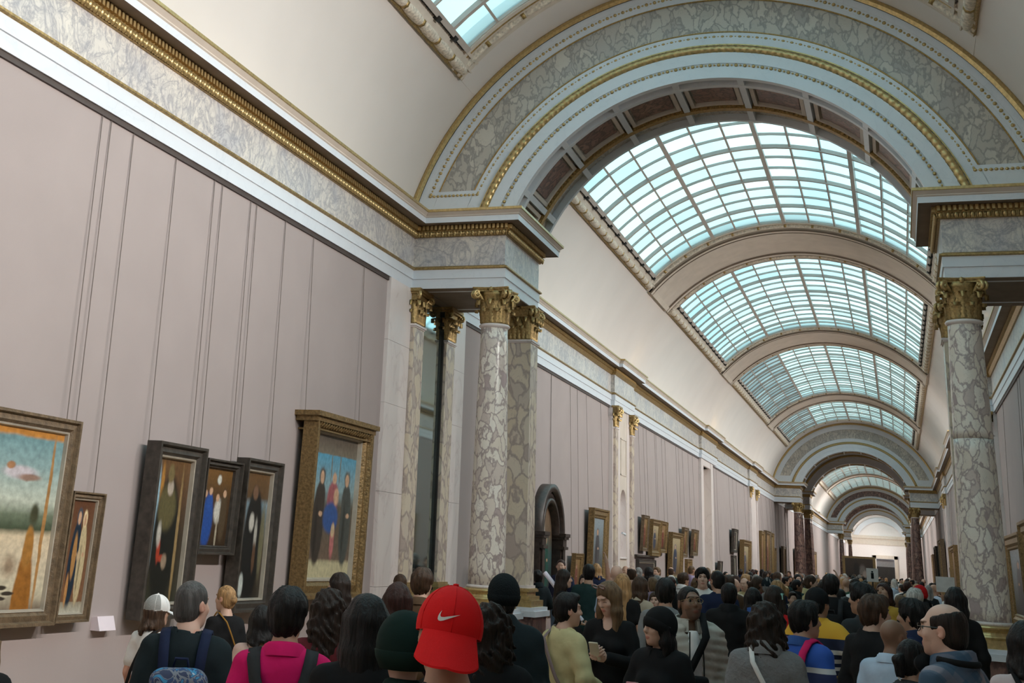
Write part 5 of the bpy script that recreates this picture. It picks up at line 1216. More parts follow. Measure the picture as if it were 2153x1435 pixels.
    for s in (-1, 1):
        mb = Field(np.arange(s * .105 - .08, s * .105 + .08, .021), np.arange(-.15, .22, .021), np.arange(-.02, .15, .021)).put(cone((s * .10, -.065, .048), (s * .113, .14, .036), .048, .040), .03).put(cone((s * .10, -.04, .06), (s * .10, -.03, .10), .046, .044), .02).cut(lambda X, Y, Z: .002 - Z); P, Q = mb.nets(); obj('shoe', mesh('shoe', P, Q, [sp.get('shoes') or cmat('black')], smooth=True), root)
    if sp.get('hair', 'short') not in (None, 'bald'):
        hf = hair_field(sp.get('hair', 'short'), R, hc, .0085 if hi else .015, sp.get('seed', 0), sp.get('hat', False)); P, Q = hf.nets(); obj('hair', mesh('hair', P, Q, [hair_mat(sp.get('haircol', 'dark'))], smooth=True), root)
    root['_R'] = [float(v) for v in R.ravel()]; root['_hc'] = [float(v) for v in hc]
    return root, R, hc, J
# ------------------------------------------------------------------ hats, bags, phones
def hl(R, hc, c): return tuple(hc + R @ np.asarray(c, float))
def dome_pt(R, hc, az, el, r=(.093, .111, .104), c=(0, -.008, .028), up=1.0):
    return hl(R, hc, (c[0] + r[0] * up * math.cos(el) * math.sin(az), c[1] + r[1] * up * math.cos(el) * math.cos(az), c[2] + r[2] * up * math.sin(el)))
def cap(root, R, hc, mat, brim_az=0.0, droop=.35, length=.075, logo=None, mesh_mat=None, stripes=None, r=(.093, .111, .104)):
    """baseball cap; brim_az = 0 brim forward, pi = worn backwards"""
    rows = [[dome_pt(R, hc, 2 * math.pi * j / 48, -.22 + (math.pi / 2 + .22) * i / 14, r) for j in range(48)] for i in range(15)]
    mi = MB(); P = np.array(rows)
    mi.grid(P, 0, cv=True)
    inner = np.array([[dome_pt(R, hc, 2 * math.pi * j / 48, -.22 + .2 * i, r, up=.97) for j in range(48)] for i in range(2)]); mi.grid(np.array([rows[0], inner[0]]), 0, cv=True)
    c = mi.build('cap', [mat], root, True)
    if mesh_mat:
        b = MB(); b.grid(np.array([[dome_pt(R, hc, brim_az + math.pi - 1.5 + 3.0 * j / 24, -.12 + 1.35 * i / 8, r, up=1.012) for j in range(25)] for i in range(9)])); b.build('mesh_panel', [mesh_mat], c, True)
    br = MB(); rw = []
    for i in range(7):
        t = i / 6; row = []
        for j in range(19):
            a = (j / 18 - .5) * 2 * .92; base = np.array(dome_pt(np.eye(3), np.zeros(3), brim_az + a, -.20, r, up=1.005)); w = math.cos(a * 1.18) ** .55 if abs(a) < 1.3 else 0
            d = np.array([math.sin(brim_az + a * .30), math.cos(brim_az + a * .30), -droop - .25 * abs(a)]); p = base + d * length * t * w
            row.append(hl(R, hc, p))
        rw.append(row)
    top = np.array(rw); bot = top - (R @ np.array([0, 0, .006]))[None, None, :]
    br.grid(top); br.grid(bot); br.grid(np.array([top[-1], bot[-1]])); br.grid(np.array([top[:, 0], bot[:, 0]])); br.grid(np.array([top[:, -1], bot[:, -1]])); br.build('brim', [mat if stripes is None else stripes], c, True)
    sm = MB()
    for k in range(6): sm.tube([dome_pt(R, hc, brim_az + math.pi / 6 * 0 + k * math.pi / 3, -.2 + 1.75 * i / 12, r, up=1.003) for i in range(13)], .0016, 5)
    o = sm.build('seams', [mat], c, True); o['kind'] = 'stuff'
    MB().lathe([(0, .0), (.009, .001), (.008, .006), (0, .008)], 10).build('button', [mat], c, loc=dome_pt(R, hc, 0, math.pi / 2, r))
    if logo:
        lm, az0, el0, s = logo
        lower = [(.14, .42), (.06, .30), (.01, .17), (.01, .06), (.07, .005), (.16, 0), (.28, .035), (.45, .11), (.62, .19), (.80, .275), (1, .37)]
        upper = [(.14, .42), (.115, .33), (.10, .25), (.11, .20), (.14, .165), (.19, .155), (.30, .17), (.46, .215), (.62, .26), (.80, .31), (1, .37)]
        b = MB(); P = []
        for (a, q), (a2, q2) in zip(lower, upper):
            P.append([dome_pt(R, hc, az0 - (a + (a2 - a) * t - .5) * s / .10, el0 + (q + (q2 - q) * t) * s / .105, r, up=1.022) for t in (0, .5, 1)])
        b.grid(np.array(P)); b.build('logo', [lm], c)
    return c
def beanie(root, R, hc, mat, z=-.045, name='beanie', big=1.0, tilt=0.0):
    R = R @ rotm(0, -tilt)
    r = (.096 * big, .114 * big, .112 * big); rows = [[dome_pt(R, hc, 2 * math.pi * j / 40, -.62 + (math.pi / 2 + .62) * i / 16, r, (0, -.012, .030), 1 + .006 * math.sin(j * 3.1)) for j in range(40)] for i in range(17)]
    b = MB(); b.grid(np.array(rows), 0, cv=True); c = b.build(name, [mat], root, True)
    b = MB(); b.grid(np.array([[dome_pt(R, hc, 2 * math.pi * j / 40, el, r, (0, -.012, .030), u) for j in range(40)] for el, u in ((-.66, .99), (-.64, 1.05), (-.30, 1.055), (-.12, 1.05), (-.10, 1.0))]), 0, cv=True); b.build('cuff', [mat], c, True)
    return c
def place(o, X, Y, H, phi):
    o.location = (X, Y, 0); o.rotation_euler = (0, 0, math.atan2(-X, Y) + math.radians(phi)); o.scale = (H / 1.75,) * 3; return o
def like(o, root): o.location = root.location; o.rotation_euler = root.rotation_euler; o.scale = root.scale; return o
def strap(mb, pts, w=.045, t=.008):
    pts = [Vector(p) for p in pts]; nr = [Vector((p.x * .6, p.y + .02, .35 if p.z > 1.4 else 0)).normalized() for p in pts]; mb.ribbon(pts, nr, w, t)
def over_shoulder(s, back, front, e=.0):
    """points of a strap from the back over one shoulder to the front"""
    x = s * .105; q = .02 + e
    return [back, (s * .09, -.150 - q, 1.33), (s * .098, -.120 - q, 1.42), (x, -.075 - q * .4, 1.478 + q * .7), (x, -.02, 1.488 + q), (x, .045 + q * .5, 1.455 + q * .6), (s * .112, .098 + q, 1.36), front]
def backpack(root, main, strapm, label, accent=None, size=(.145, .085, .215), z=1.17, logo=None, e=.0):
    b = empty('backpack'); like(b, root); tag(b, label, 'backpack')
    f = Field(np.arange(-.2, .2, .012), np.arange(-.42, -.08, .012), np.arange(z - .3, z + .3, .012)); y = -.135 - size[1] - e
    f.put(rbox((0, y, z), size, .07), .02).put(rbox((0, y - .06, z - .07), (size[0] * .78, size[1] * .75, size[2] * .55), .05), .015)
    f.noise(lambda X, Y, Z: .002 * np.sin(40 * Z + 25 * X)); P, Q = f.nets(); obj('bag', mesh('bag', P, Q, [main], smooth=True), b)
    for s in (-1, 1):
        mb = MB(); strap(mb, over_shoulder(s, (s * .085, -.15 - e, 1.30), (s * .125, .118 + e, 1.20), e) + [(s * .165, .06 + e, 1.10), (s * .185, -.04, 1.05), (s * .12, -.16 - e, 1.02)], .052, .012); mb.build('strap', [strapm], b, True)
    MB().tube([(-.04, y + .05, z + size[2] - .01), (-.03, y + .04, z + size[2] + .04), (.03, y + .04, z + size[2] + .04), (.04, y + .05, z + size[2] - .01)], .008, 6).build('grab_handle', [strapm], b, True)
    mb = MB(); mb.tube([(size[0] * .95 * math.cos(a), y - .035, z + .02 + size[2] * .86 * math.sin(a)) for a in [math.pi * i / 14 for i in range(15)]], .004, 5); mb.build('zip', [strapm], b)
    if accent:
        f = Field(np.arange(-.2, .2, .012), np.arange(-.45, -.08, .012), np.arange(z - .3, z + .3, .012)); f.put(rbox((0, y - .066, z - .075), (size[0] * .74, size[1] * .75, size[2] * .46), .05), .015); P, Q = f.nets(); obj('pocket', mesh('pocket', P, Q, [accent], smooth=True), b)
    if logo:
        lm = logo; pts = [(.14, .42), (.05, .28), (0, .14), (.03, .03), (.12, 0), (.25, .02), (1, .36), (.28, .16), (.18, .15), (.12, .19), (.11, .28)]
        MB().add([((a - .5) * .10, y - size[1] - .062, z - .06 + q * .10) for a, q in pts], [tuple(range(len(pts)))]).build('logo', [lm], b)
    return b
M_screen = bpy.data.materials.new('phone_screen'); M_screen.use_nodes = True
_b = M_screen.node_tree.nodes['Principled BSDF']; _b.inputs['Base Color'].default_value = (.08, .09, .16, 1); _b.inputs['Roughness'].default_value = .15; _b.inputs['Emission Color'].default_value = (.35, .38, .6, 1); _b.inputs['Emission Strength'].default_value = .25
def phone(root, pos, R, label, mat, back=False):
    """handheld phone; local x width, z height, +y towards its back"""
    p = empty('phone'); like(p, root); tag(p, label, 'phone'); M4 = Matrix(np.asarray(R).tolist()).to_4x4()
    f = Field(np.arange(-.05, .05, .004), np.arange(-.018, .018, .004), np.arange(-.09, .09, .004)).put(rbox((0, 0, 0), (.038, .007, .078), .006), .002); P, Q = f.nets()
    for nm, me in (('case', mesh('case', P, Q, [mat], smooth=True)), ('screen', MB().box(-.034, .034, -.0085, -.0075, -.072, .072).mesh('screen', [M_screen]))):
        o = obj(nm, me, p); o.matrix_local = Matrix.Translation(pos) @ M4
    return p
def crossbody(root, label, mat, side=1, bag=True, e=.02, w=.03, bagpos=(.20, -.06, .90), name='shoulder_bag', bagsize=(.05, .09, .085)):
    """bag on a strap running over the shoulder opposite to side"""
    b = empty(name); like(b, root); tag(b, label, 'bag'); s = -side; q = e + .012; pts = []
    def tor(x, z, back):
        ry = .120 + q if z > 1.15 else .112 + q; rx = .178 + q
        yy = math.sqrt(max(.02, 1 - min(.95, (x / rx) ** 2))) * ry; return (x, (-yy if back else yy) - .012, z)
    for back in (True, False):
        mb = MB(); P = []
        for i in range(12):
            t = i / 11; x = s * .085 * (1 - t) + side * .17 * t; z = 1.47 * (1 - t) + .98 * t; P.append(tor(x, z, back) if i else (s * .09, -.03 if back else .0, 1.475 + q))
        nr = [Vector((p[0] * .4, -1 if back else 1, .5 if k < 2 else 0)).normalized() for k, p in enumerate(P)]
        mb.ribbon(P, nr, w, .006); mb.build('strap', [mat], b, True)
    if bag:
        f = Field(np.arange(-.15, .15, .01), np.arange(-.15, .15, .01), np.arange(-.15, .15, .01)).put(rbox((0, 0, 0), bagsize, .03), .02); P, Q = f.nets(); obj('pouch', mesh('pouch', P, Q, [mat], smooth=True), b, (side * bagpos[0], bagpos[1], bagpos[2]))
    return b
def stripes(name, stops, rough=.85, axis='Z', lo=.6, hi=1.6):
    """knit or shirt cloth with flat horizontal colour bands by height"""
    m, nt, b = nodes(name); N = nt.nodes.new; L = nt.links.new; tc = N('ShaderNodeTexCoord'); sp = N('ShaderNodeSeparateXYZ'); L(tc.outputs['Object'], sp.inputs[0])
    mr = N('ShaderNodeMapRange'); mr.inputs['From Min'].default_value = lo; mr.inputs['From Max'].default_value = hi; L(sp.outputs[axis], mr.inputs['Value'])
    r = ramp(nt, stops, 'CONSTANT'); L(mr.outputs[0], r.inputs['Fac']); L(r.outputs['Color'], b.inputs['Base Color']); b.inputs['Roughness'].default_value = rough; return m
def bands(name, items, lo=.6, hi=1.6): return stripes(name, [((z - lo) / (hi - lo), c) for z, c in items], lo=lo, hi=hi)
def plaid(name, c1, c2, c3):
    m, nt, b = nodes(name); N = nt.nodes.new; L = nt.links.new; tc = N('ShaderNodeTexCoord'); cur = None
    mp = N('ShaderNodeMapping'); mp.inputs['Rotation'].default_value = (0, .5, 0); L(tc.outputs['Object'], mp.inputs['Vector'])
    for dirn, sc, col in (('X', 3.2, c2), ('Z', 3.2, c2), ('X', 1.7, c3), ('Z', 1.3, c3)):
        w = N('ShaderNodeTexWave'); w.bands_direction = dirn; w.inputs['Scale'].default_value = sc; w.inputs['Distortion'].default_value = 1.0; w.inputs['Detail Scale'].default_value = .6; L(mp.outputs[0], w.inputs['Vector'])
        e = ramp(nt, [(.52, (0, 0, 0)), (.62, (.62, .62, .62))]); L(w.outputs['Fac'], e.inputs['Fac']); mx = N('ShaderNodeMix'); mx.data_type = 'RGBA'; L(e.outputs[0], mx.inputs[0])
        if cur is None: mx.inputs[6].default_value = (*c1, 1)
        else: L(cur, mx.inputs[6])
        mx.inputs[7].default_value = (*col, 1); cur = mx.outputs[2]
    L(cur, b.inputs['Base Color']); b.inputs['Roughness'].default_value = .8; return m
def glasses(root, R, hc, mat, name='glasses'):
    mb = MB()
    for s in (-1, 1):
        mb.tube([hl(R, hc, (s * .033 + .024 * math.cos(a), .105 - .004 * abs(math.cos(a)), .008 + .018 * math.sin(a))) for a in [2 * math.pi * i / 16 for i in range(17)]], .0022, 5)
        mb.tube([hl(R, hc, q) for q in ((s * .057, .101, .014), (s * .073, .075, .014), (s * .080, .0, .012), (s * .079, -.02, -.004))], .0024, 5)
    mb.tube([hl(R, hc, (x, .108, .012)) for x in (-.010, 0, .010)], .0022, 5); return mb.build(name, [mat], root)

# ------------------------------------------------------------------ the visitors one can tell apart
def T(col=None, mat=None, **k): d = dict(mat=mat or cmat(col)); d.update(k); return d
SHORT = dict(sleeve=.42)
def hero(X, Y, H, phi, label, **sp):
    root, R, hc, J = build_figure('person', sp); place(root, X, Y, H, phi); tag(root, label, 'person', sp.get('group')); return root, R, hc, J
M_logo = plain('white_print', (.75, .74, .72), .6, var=.02)
M_capred = cloth('cap_red', (.74, .012, .014), .8, bump=.15, bscale=300, var=.05)
# red cap, nearest
r, R, hc, J = hero(-1.245, 3.70, 1.79, 8, 'person in a bright red cap worn backwards with a white logo', sex='m', skin='tan', hair='crop', haircol='black', top=T('black', neck='crew'), pitch=6, yaw=0, roll=8)
cap(r, R, hc, M_capred, math.pi + .10, 1.15, .082, (M_logo, math.pi + .22, .02, .065), r=(.097, .116, .112))
# grey haired man with navy backpack
r, R, hc, J = hero(-3.34, 5.83, 1.68, -6, 'person in a dark teal tee with a navy and bright blue backpack', sex='m', skin='pale', hair='crop', haircol='salt', top=T('ink', sleeve=.5, e=.02), fat=1.12, yaw=-34)
def patterned(name, stops, scale):
    m, nt, b = nodes(name); N = nt.nodes.new; L = nt.links.new; tc = N('ShaderNodeTexCoord'); no = N('ShaderNodeTexNoise'); no.inputs['Scale'].default_value = scale; no.inputs['Detail'].default_value = 2; no.inputs['Distortion'].default_value = 1.5; L(tc.outputs['Object'], no.inputs['Vector'])
    r_ = ramp(nt, stops, 'CONSTANT'); L(no.outputs['Fac'], r_.inputs['Fac']); L(r_.outputs['Color'], b.inputs['Base Color']); b.inputs['Roughness'].default_value = .7; return m
M_pack = patterned('patterned_blue_cloth', [(0, (.02, .03, .08)), (.42, (.16, .18, .22)), (.50, (.02, .05, .14)), (.57, (.03, .22, .42)), (.69, (.45, .50, .56))], 14); backpack(r, M_pack, cmat('navy'), 'navy backpack with a patterned bright blue pocket, worn over a dark teal tee', M_pack, z=1.13)
# mesh cap
r, R, hc, J = hero(-4.91, 8.09, 1.47, -40, 'person in a white mesh cap with a checked brim', sex='f', skin='fair', hair='bob', haircol='brown', top=T('white', sleeve=.42), yaw=-25, hat=True)
M_mesh = plain('white_mesh', (.27, .27, .26), .9, var=.2, scale=160); M_check = stripes('checked_white', [(0, (.7, .7, .7)), (.30, (.1, .1, .1)), (.33, (.7, .7, .7)), (.6, (.1, .1, .1)), (.63, (.7, .7, .7))], axis='X', lo=-.1, hi=.1)
cap(r, R, hc, cmat('white'), 0, .25, .075, mesh_mat=M_mesh, stripes=M_check, r=(.096, .114, .108))
crossbody(r, 'dark shoulder bag of the visitor in the white mesh cap', cmat('black'), -1)
# left edge
hero(-4.07, 5.16, 1.46, 25, 'person in dark clothes and a dark cap beside the terrace panel', sex='f', skin='fair', hair='longer', haircol='light', top=T('black'), yaw=20, hat=True)
_r = bpy.data.objects['person.003']; cap(_r, np.array(_r['_R']).reshape(3, 3), np.array(_r['_hc']), cmat('ink'), 0, .3)
# blond bun
r, R, hc, J = hero(-5.30, 9.84, 1.50, 30, 'person in a black top with a thin olive shoulder strap', sex='f', skin='fair', hair='bun', haircol='blond', top=T('black', neck='crew'), fat=1.15, yaw=22)
crossbody(r, 'thin olive strap bag worn over a black top', cmat('ochre'), 1, w=.014)
# bob with yellow bag
r, R, hc, J = hero(-4.00, 7.95, 1.47, -10, 'person in a pale pink top with a yellow and white bag', sex='f', skin='fair', hair='bob', haircol='black', top=T(mat=cloth('palepink', (.60, .42, .36)), sleeve=.3, neck='wide'))
crossbody(r, 'yellow and white tote hanging behind the pink polo shirt', cloth('yellowbag', (.72, .56, .22)), -1, bagpos=(.17, -.13, 1.20), bagsize=(.12, .05, .13), w=.02)
# pink polo
r, R, hc, J = hero(-2.60, 5.42, 1.69, -4, 'person in a bright pink polo shirt with black straps on the back', sex='m', skin='tan', hair='thick', haircol='black', top=T('pink', sleeve=.5, neck='polo', e=.018), yaw=-8, fat=1.05)
b = empty('sling_bag'); like(b, r); tag(b, 'black strapped sling bag low on the pink polo shirt', 'bag')
for s in (-1, 1):
    mb = MB(); strap(mb, [(s * .018, -.165, 1.06), (s * .03, -.165, 1.14), (s * .075, -.160, 1.26), (s * .112, -.138, 1.37), (s * .130, -.10, 1.445), (s * .132, -.04, 1.485), (s * .13, .04, 1.455), (s * .13, .11, 1.34)], .060, .012); mb.build('strap', [cmat('charcoal')], b, True)
f = Field(np.arange(-.14, .14, .012), np.arange(-.3, -.1, .012), np.arange(.85, 1.15, .012)).put(rbox((0, -.19, 1.0), (.11, .055, .10), .04), .02); P, Q = f.nets(); obj('bag', mesh('bag', P, Q, [cmat('black')], smooth=True), b)
# wavy hair with hand
r, R, hc, J = hero(-3.10, 7.01, 1.64, -8, 'person in a dark maroon top holding up a phone, hair loose over the back', sex='f', skin='tan', hair='wavy', haircol='dark', top=T('maroon', neck='wide'), pose='phone_r', hands={'r': dict(n=(-.6, -.2, .3), d=(-.5, .2, .5), curl=.7)}, yaw=-5)
phone(r, tuple(J['r'][2] + np.array([-.05, .06, .08])), rotm(.1), 'dark phone held up by the visitor in maroon', cmat('black'))
# slim long hair by the altar picture
hero(-4.71, 10.86, 1.64, 38, 'person in a black top standing before the big altar picture', sex='f', skin='fair', hair='long', haircol='dark', top=T('black'), yaw=18, seed=2)
# big black hair
hero(-2.02, 4.96, 1.712, -4, 'person in black with very long loose hair, next to the red cap', sex='f', skin='tan', hair='longer', haircol='black', top=T('black', e=.03), seed=3)
# phone taker
r, R, hc, J = hero(-2.99, 7.84, 1.68, -14, 'person in a plum top taking a picture with a phone', sex='f', skin='fair', hair='bob', haircol='auburn', top=T(mat=cloth('plum', (.05, .018, .03))), pose='phone_r', hands={'r': dict(n=(-.7, .1, .2), d=(-.25, .35, .7), curl=.75)}, seed=1)
phone(r, tuple(J['r'][2] + np.array([-.035, .05, .115])), rotm(.15, -.1), 'black phone showing a lit screen, held up beside the red cap', cmat('black'))
hero(-5.30, 13.95, 1.60, 5, 'person in a grey shirt in front of the pale marble strip', sex='m', skin='fair', hair='crop', haircol='brown', top=T('grey'), yaw=30)
hero(-3.76, 10.41, 1.73, -12, 'person in a brown shirt looking towards the mirror bay', sex='m', skin='fair', hair='thick', haircol='brown', top=T('brown', neck='polo'), yaw=-10)
r, R, hc, J = hero(-1.66, 4.45, 1.66, 4, 'person in a dark green hooded top with the hood up and a white trim line', sex='f', skin='fair', hair=None, top=T(mat=cloth('bottle', (.008, .022, .018)), neck='turtle', e=.03))
beanie(r, R, hc, cloth('bottle', (.008, .022, .018)), name='hood', big=1.14)
mb = MB(); mb.tube([(.19, -.17, 1.30), (.10, -.20, 1.38), (0, -.21, 1.405), (-.08, -.205, 1.39)], .004, 5); mb.build('trim_line', [M_logo], r)
# black beanie
r, R, hc, J = hero(-2.22, 7.61, 1.77, -4, 'person in a black beanie and blue black turtleneck', sex='m', skin='dark', hair='crop', haircol='black', top=T('ink', neck='turtle', e=.022), fat=1.08)
beanie(r, R, hc, cloth('knit_black', (.010, .014, .016), .95, bump=.7, bscale=120), big=1.0)
crossbody(r, 'glossy black camera bag on a wide strap beside the yellow sweater', plain('black_leather', (.012, .012, .014), .25, var=.2), 1, e=.03, w=.05, bagpos=(.31, .02, 1.02), bagsize=(.10, .09, .075))
hero(-1.80, 5.95, 1.67, -6, 'person in a black coat with curly loose hair, between the red cap and the beanie', sex='f', skin='tan', hair='curly', haircol='dark', top=T('black', e=.03), seed=5)
# yellow sweater
r, R, hc, J = hero(-2.27, 9.40, 1.65, -48, 'person in a pale yellow sweater with a mauve crossbody strap', sex='f', skin='fair', hair='short', haircol='black', top=T('yellow', neck='crew', e=.026), legs=cmat('maroon'), fat=1.1, pose='bent', yaw=-25)
crossbody(r, 'mauve crossbody strap bag over the yellow sweater', cloth('mauve', (.22, .17, .17)), 1, e=.03, w=.032)
# paper roll
r, R, hc, J = hero(-4.32, 17.70, 1.72, -80, 'person in black holding a long white paper roll', sex='f', skin='fair', hair='long', haircol='dark', top=T('black'), legs=cmat('grey'), pose='bent', hands={'r': dict(n=(0, 0, 1), curl=.9)})
o = MB().tube([(-.10, -.25, 1.70), (.17, .24, 1.10)], .032, 14).build('paper_roll', plain('roll_paper', (.70, .66, .76), .6, var=.25, scale=6)); like(o, r); tag(o, 'white and violet paper roll slanting up from the visitor in black', 'paper roll')
# girl with phone
r, R, hc, J = hero(-2.15, 10.36, 1.73, 162, 'person in a black long sleeved top and jeans looking down at a phone', sex='f', skin='pale', hair='longer', haircol='light', top=T('black', neck='wide', hem=.96), legs=cmat('jeans'), pose='read', pitch=24, yaw=-24, shut=True, seed=4, hands={'r': dict(n=(-.5, -.3, .4), curl=.75), 'l': dict(n=(.6, -.3, .3), curl=.8)})
phone(r, (0, .37, 1.25), rotm(0, .55), 'pale phone held in both hands over a black top', cmat('cream'))
mb = MB()
for s in (-1, 1): mb.tube([hl(R, hc, (s * .035 + .03 * math.cos(a), .075 + .012 * math.sin(a), .125 + .02 * math.sin(a))) for a in [2 * math.pi * i / 14 for i in range(15)]], .006, 6)
mb.build('sunglasses', [plain('rose_frame', (.30, .18, .17), .3)], r, True)
# hooded woman
r, R, hc, J = hero(-1.46, 8.58, 1.62, 150, 'person in a black jacket and black cap holding a pink phone', sex='f', skin='fair', hair='long', haircol='black', hat=True, top=T('black', neck='hood', e=.03), pose='phone_chest_r', eyes=True, yaw=-24, pitch=2, hands={'r': dict(n=(-.5, -.2, .5), d=(-.25, .25, .8), curl=.55)})
beanie(r, R, hc, cmat('black'), name='beret', big=1.08, tilt=.55)
phone(r, tuple(J['r'][2] + np.array([-.045, .03, .07])), rotm(.3, .4), 'pink phone in the hand of the visitor in the black cap', cloth('rosepink', (.62, .30, .32)))
# puffer
r, R, hc, J = hero(-1.43, 9.66, 1.755, 196, 'person in a beige quilted puffer jacket over a white tee', sex='m', skin='brown', hair='crop', haircol='black', top=T(mat=cloth('puffer', (.44, .41, .36), .45, bump=.15), puffer=True, e=.042, neck='coat', name='puffer_jacket', wrinkle=.002), legs=cmat('lightgrey'), eyes=True, yaw=8, pitch=-10, stub=.6, fat=1.05)
f = Field(np.arange(-.12, .12, .012), np.arange(.02, .22, .012), np.arange(.9, 1.5, .012)).put(ell((0, .092, 1.22), (.066, .075, .26)), .02).cut(lambda X, Y, Z: Z - 1.455); P, Q = f.nets(); obj('tee', mesh('tee', P, Q, [cmat('white')], smooth=True), r)
glasses(r, R, hc, plain('thin_gold_rim', (.30, .22, .12), .3, .5))
mb = MB(); mb.tube([(.045, .165, 1.45), (.05, .175, 1.25), (.05, .17, .95)], .005, 5).tube([(-.045, .165, 1.45), (-.05, .175, 1.25), (-.05, .17, .95)], .005, 5); mb.build('zip', [cmat('black')], r)
crossbody(r, 'black crossbody pouch over the beige puffer jacket', cmat('black'), 1, e=.085, w=.05, bagpos=(.04, .235, 1.10), bagsize=(.10, .045, .07))
# group behind
hero(-3.00, 17.35, 1.52, 165, 'person in a white coat and white headband facing this way', sex='f', skin='pale', hair='long', haircol='brown', top=T('cream', neck='coat'), eyes=True)
hero(-2.05, 12.39, 1.75, -5, 'person in a grey hooded top right behind the puffer jacket', sex='m', skin='tan', hair='thick', haircol='black', top=T('grey', neck='hood'))
hero(-4.145, 18.5, 1.806, -12, 'person in a dark teal tee pointing up at the gilt picture', sex='m', skin='tan', hair='short', haircol='black', top=T('teal', sleeve=.45), pose='up_r', yaw=8)
r, R, hc, J = hero(-3.45, 17.05, 1.83, -18, 'person in a pale blue shirt with a purple and navy backpack', sex='m', skin='pale', hair='bald', top=T('sky', sleeve=.45, neck='polo')); backpack(r, cmat('navy'), cmat('navy'), 'navy backpack with a purple pocket on the pale blue shirt', cloth('purple', (.16, .03, .16)), z=1.15)
hero(-3.08, 15.56, 1.74, -6, 'person in a black tee with very long fair hair down the back', sex='f', skin='fair', hair='longer', haircol='blond', top=T('black', sleeve=.4), seed=6)
hero(-2.99, 16.2, 1.715, -35, 'person in a beige jacket with straight long hair, beside the fair haired one', sex='f', skin='fair', hair='longer', haircol='brown', top=T('beige', neck='coat'), seed=7)
hero(-2.54, 18.40, 1.85, 172, 'person in a white tee facing this way, before the golden landscape', sex='m', skin='pale', hair='thick', haircol='black', top=T('white', sleeve=.42), eyes=True, yaw=10)
hero(-2.12, 16.73, 1.84, 12, 'tall person in a navy tee seen from behind', sex='m', skin='tan', hair='crop', haircol='black', top=T('navy', sleeve=.48), yaw=15)
hero(-1.68, 14.14, 1.73, -4, 'person in a black jacket and ochre trousers', sex='m', skin='tan', hair='short', haircol='black', top=T('black', neck='coat', e=.03, hem=.78), legs=cmat('ochre'))
hero(-2.57, 18.85, 1.66, 55, 'person in a white tee turned sideways, next to the navy tee', sex='f', skin='tan', hair='bob', haircol='dark', top=T('white', sleeve=.4))
hero(-1.51, 14.84, 1.69, -6, 'person in a blue jacket between the black jacket and the red one', sex='f', skin='tan', hair='bob', haircol='black', top=T('blue', neck='coat', e=.025))
r, R, hc, J = hero(-.76, 8.15, 1.71, -6, 'person in a grey wool coat with wavy long hair and a white strap', sex='f', skin='tan', hair='wavy', haircol='dark', top=T(mat=cloth('greywool', (.20, .20, .205), .95, bump=.5, bscale=40), neck='coat', e=.032, hem=.6, name='coat'), fat=1.12, seed=9)
crossbody(r, 'white bag strap running down the grey wool coat', cmat('white'), 1, e=.05, w=.028, bag=True)
r, R, hc, J = hero(-1.19, 13.77, 1.74, -14, 'person in a red jacket with a mint coloured hair clip', sex='f', skin='fair', hair='long', haircol='dark', top=T('red', neck='coat', e=.022), yaw=-8)
MB().box(.075, .095, -.06, .0, 1.63, 1.69).build('hair_clip', [cloth('mint', (.30, .62, .56))], r)
# colour block
M_cb = bands('blue_white_block', [(.6, (.50, .51, .52)), (1.22, (.02, .03, .10)), (1.30, (.55, .56, .57)), (1.335, (.02, .085, .40))])
r, R, hc, J = hero(-.64, 9.53, 1.70, -38, 'person in a blue and grey colour block polo with a pink strapped backpack', sex='m', skin='tan', hair='thick', haircol='black', top=T(mat=M_cb, neck='polo', sleeve=.55, collar_mat=cmat('blue'), e=.02), yaw=-28)
backpack(r, cmat('maroon'), cloth('hotpink', (.60, .02, .12)), 'maroon backpack with a hot pink strap on the colour block polo', z=1.12, size=(.125, .07, .20))
# rugby
navy, yel, wh = (.012, .018, .05), (.70, .38, .03), (.66, .65, .63)
M_rug = bands('rugby_stripes', [(.6, navy), (.98, yel), (1.015, navy), (1.045, yel), (1.09, navy), (1.13, wh), (1.155, navy), (1.185, wh), (1.215, navy), (1.25, wh), (1.285, navy), (1.37, yel)])
r, R, hc, J = hero(-.67, 11.69, 1.77, -22, 'person in a navy, white and yellow striped rugby shirt and black cap', sex='m', skin='tan', hair='short', hat=True, haircol='black', top=T(mat=M_rug, neck='polo', e=.03), pose='akimbo', yaw=-12, fat=1.1)
cap(r, R, hc, cmat('black'), math.pi, .5, .06)
r, R, hc, J = hero(-.78, 16.48, 1.87, -3, 'tall person in black with a small black logo backpack', sex='m', skin='tan', hair='thick', haircol='black', top=T('black', e=.03)); backpack(r, cmat('black'), cmat('charcoal'), 'black backpack with a small white logo', cmat('charcoal'), logo=M_logo, z=1.15, size=(.13, .07, .20))
hero(-.307, 12.15, 1.825, 35, 'person in a dark grey tee with a thin necklace, looking left', sex='m', skin='tan', hair='thick', haircol='black', top=T('charcoal', sleeve=.45), yaw=35)
hero(-.21, 18.42, 1.81, 150, 'person with a yellow scarf tilting the head back', sex='f', skin='tan', hair='bob', haircol='auburn', top=T(mat=cloth('mustard', (.45, .28, .05))), pitch=-18, roll=18, eyes=True, group=None)
r, R, hc, J = hero(-.07, 9.30, 1.64, -28, 'person in a light blue dress shirt with a shaved head', sex='m', skin='brown', hair='bald', top=T('paleblue', neck='polo', e=.022), yaw=-16, fat=1.12)
hero(-.20, 10.25, 1.76, -45, 'person in a black shirt right behind the light blue dress shirt', sex='m', skin='fair', hair='thick', haircol='brown', top=T('black', e=.025), yaw=-20)
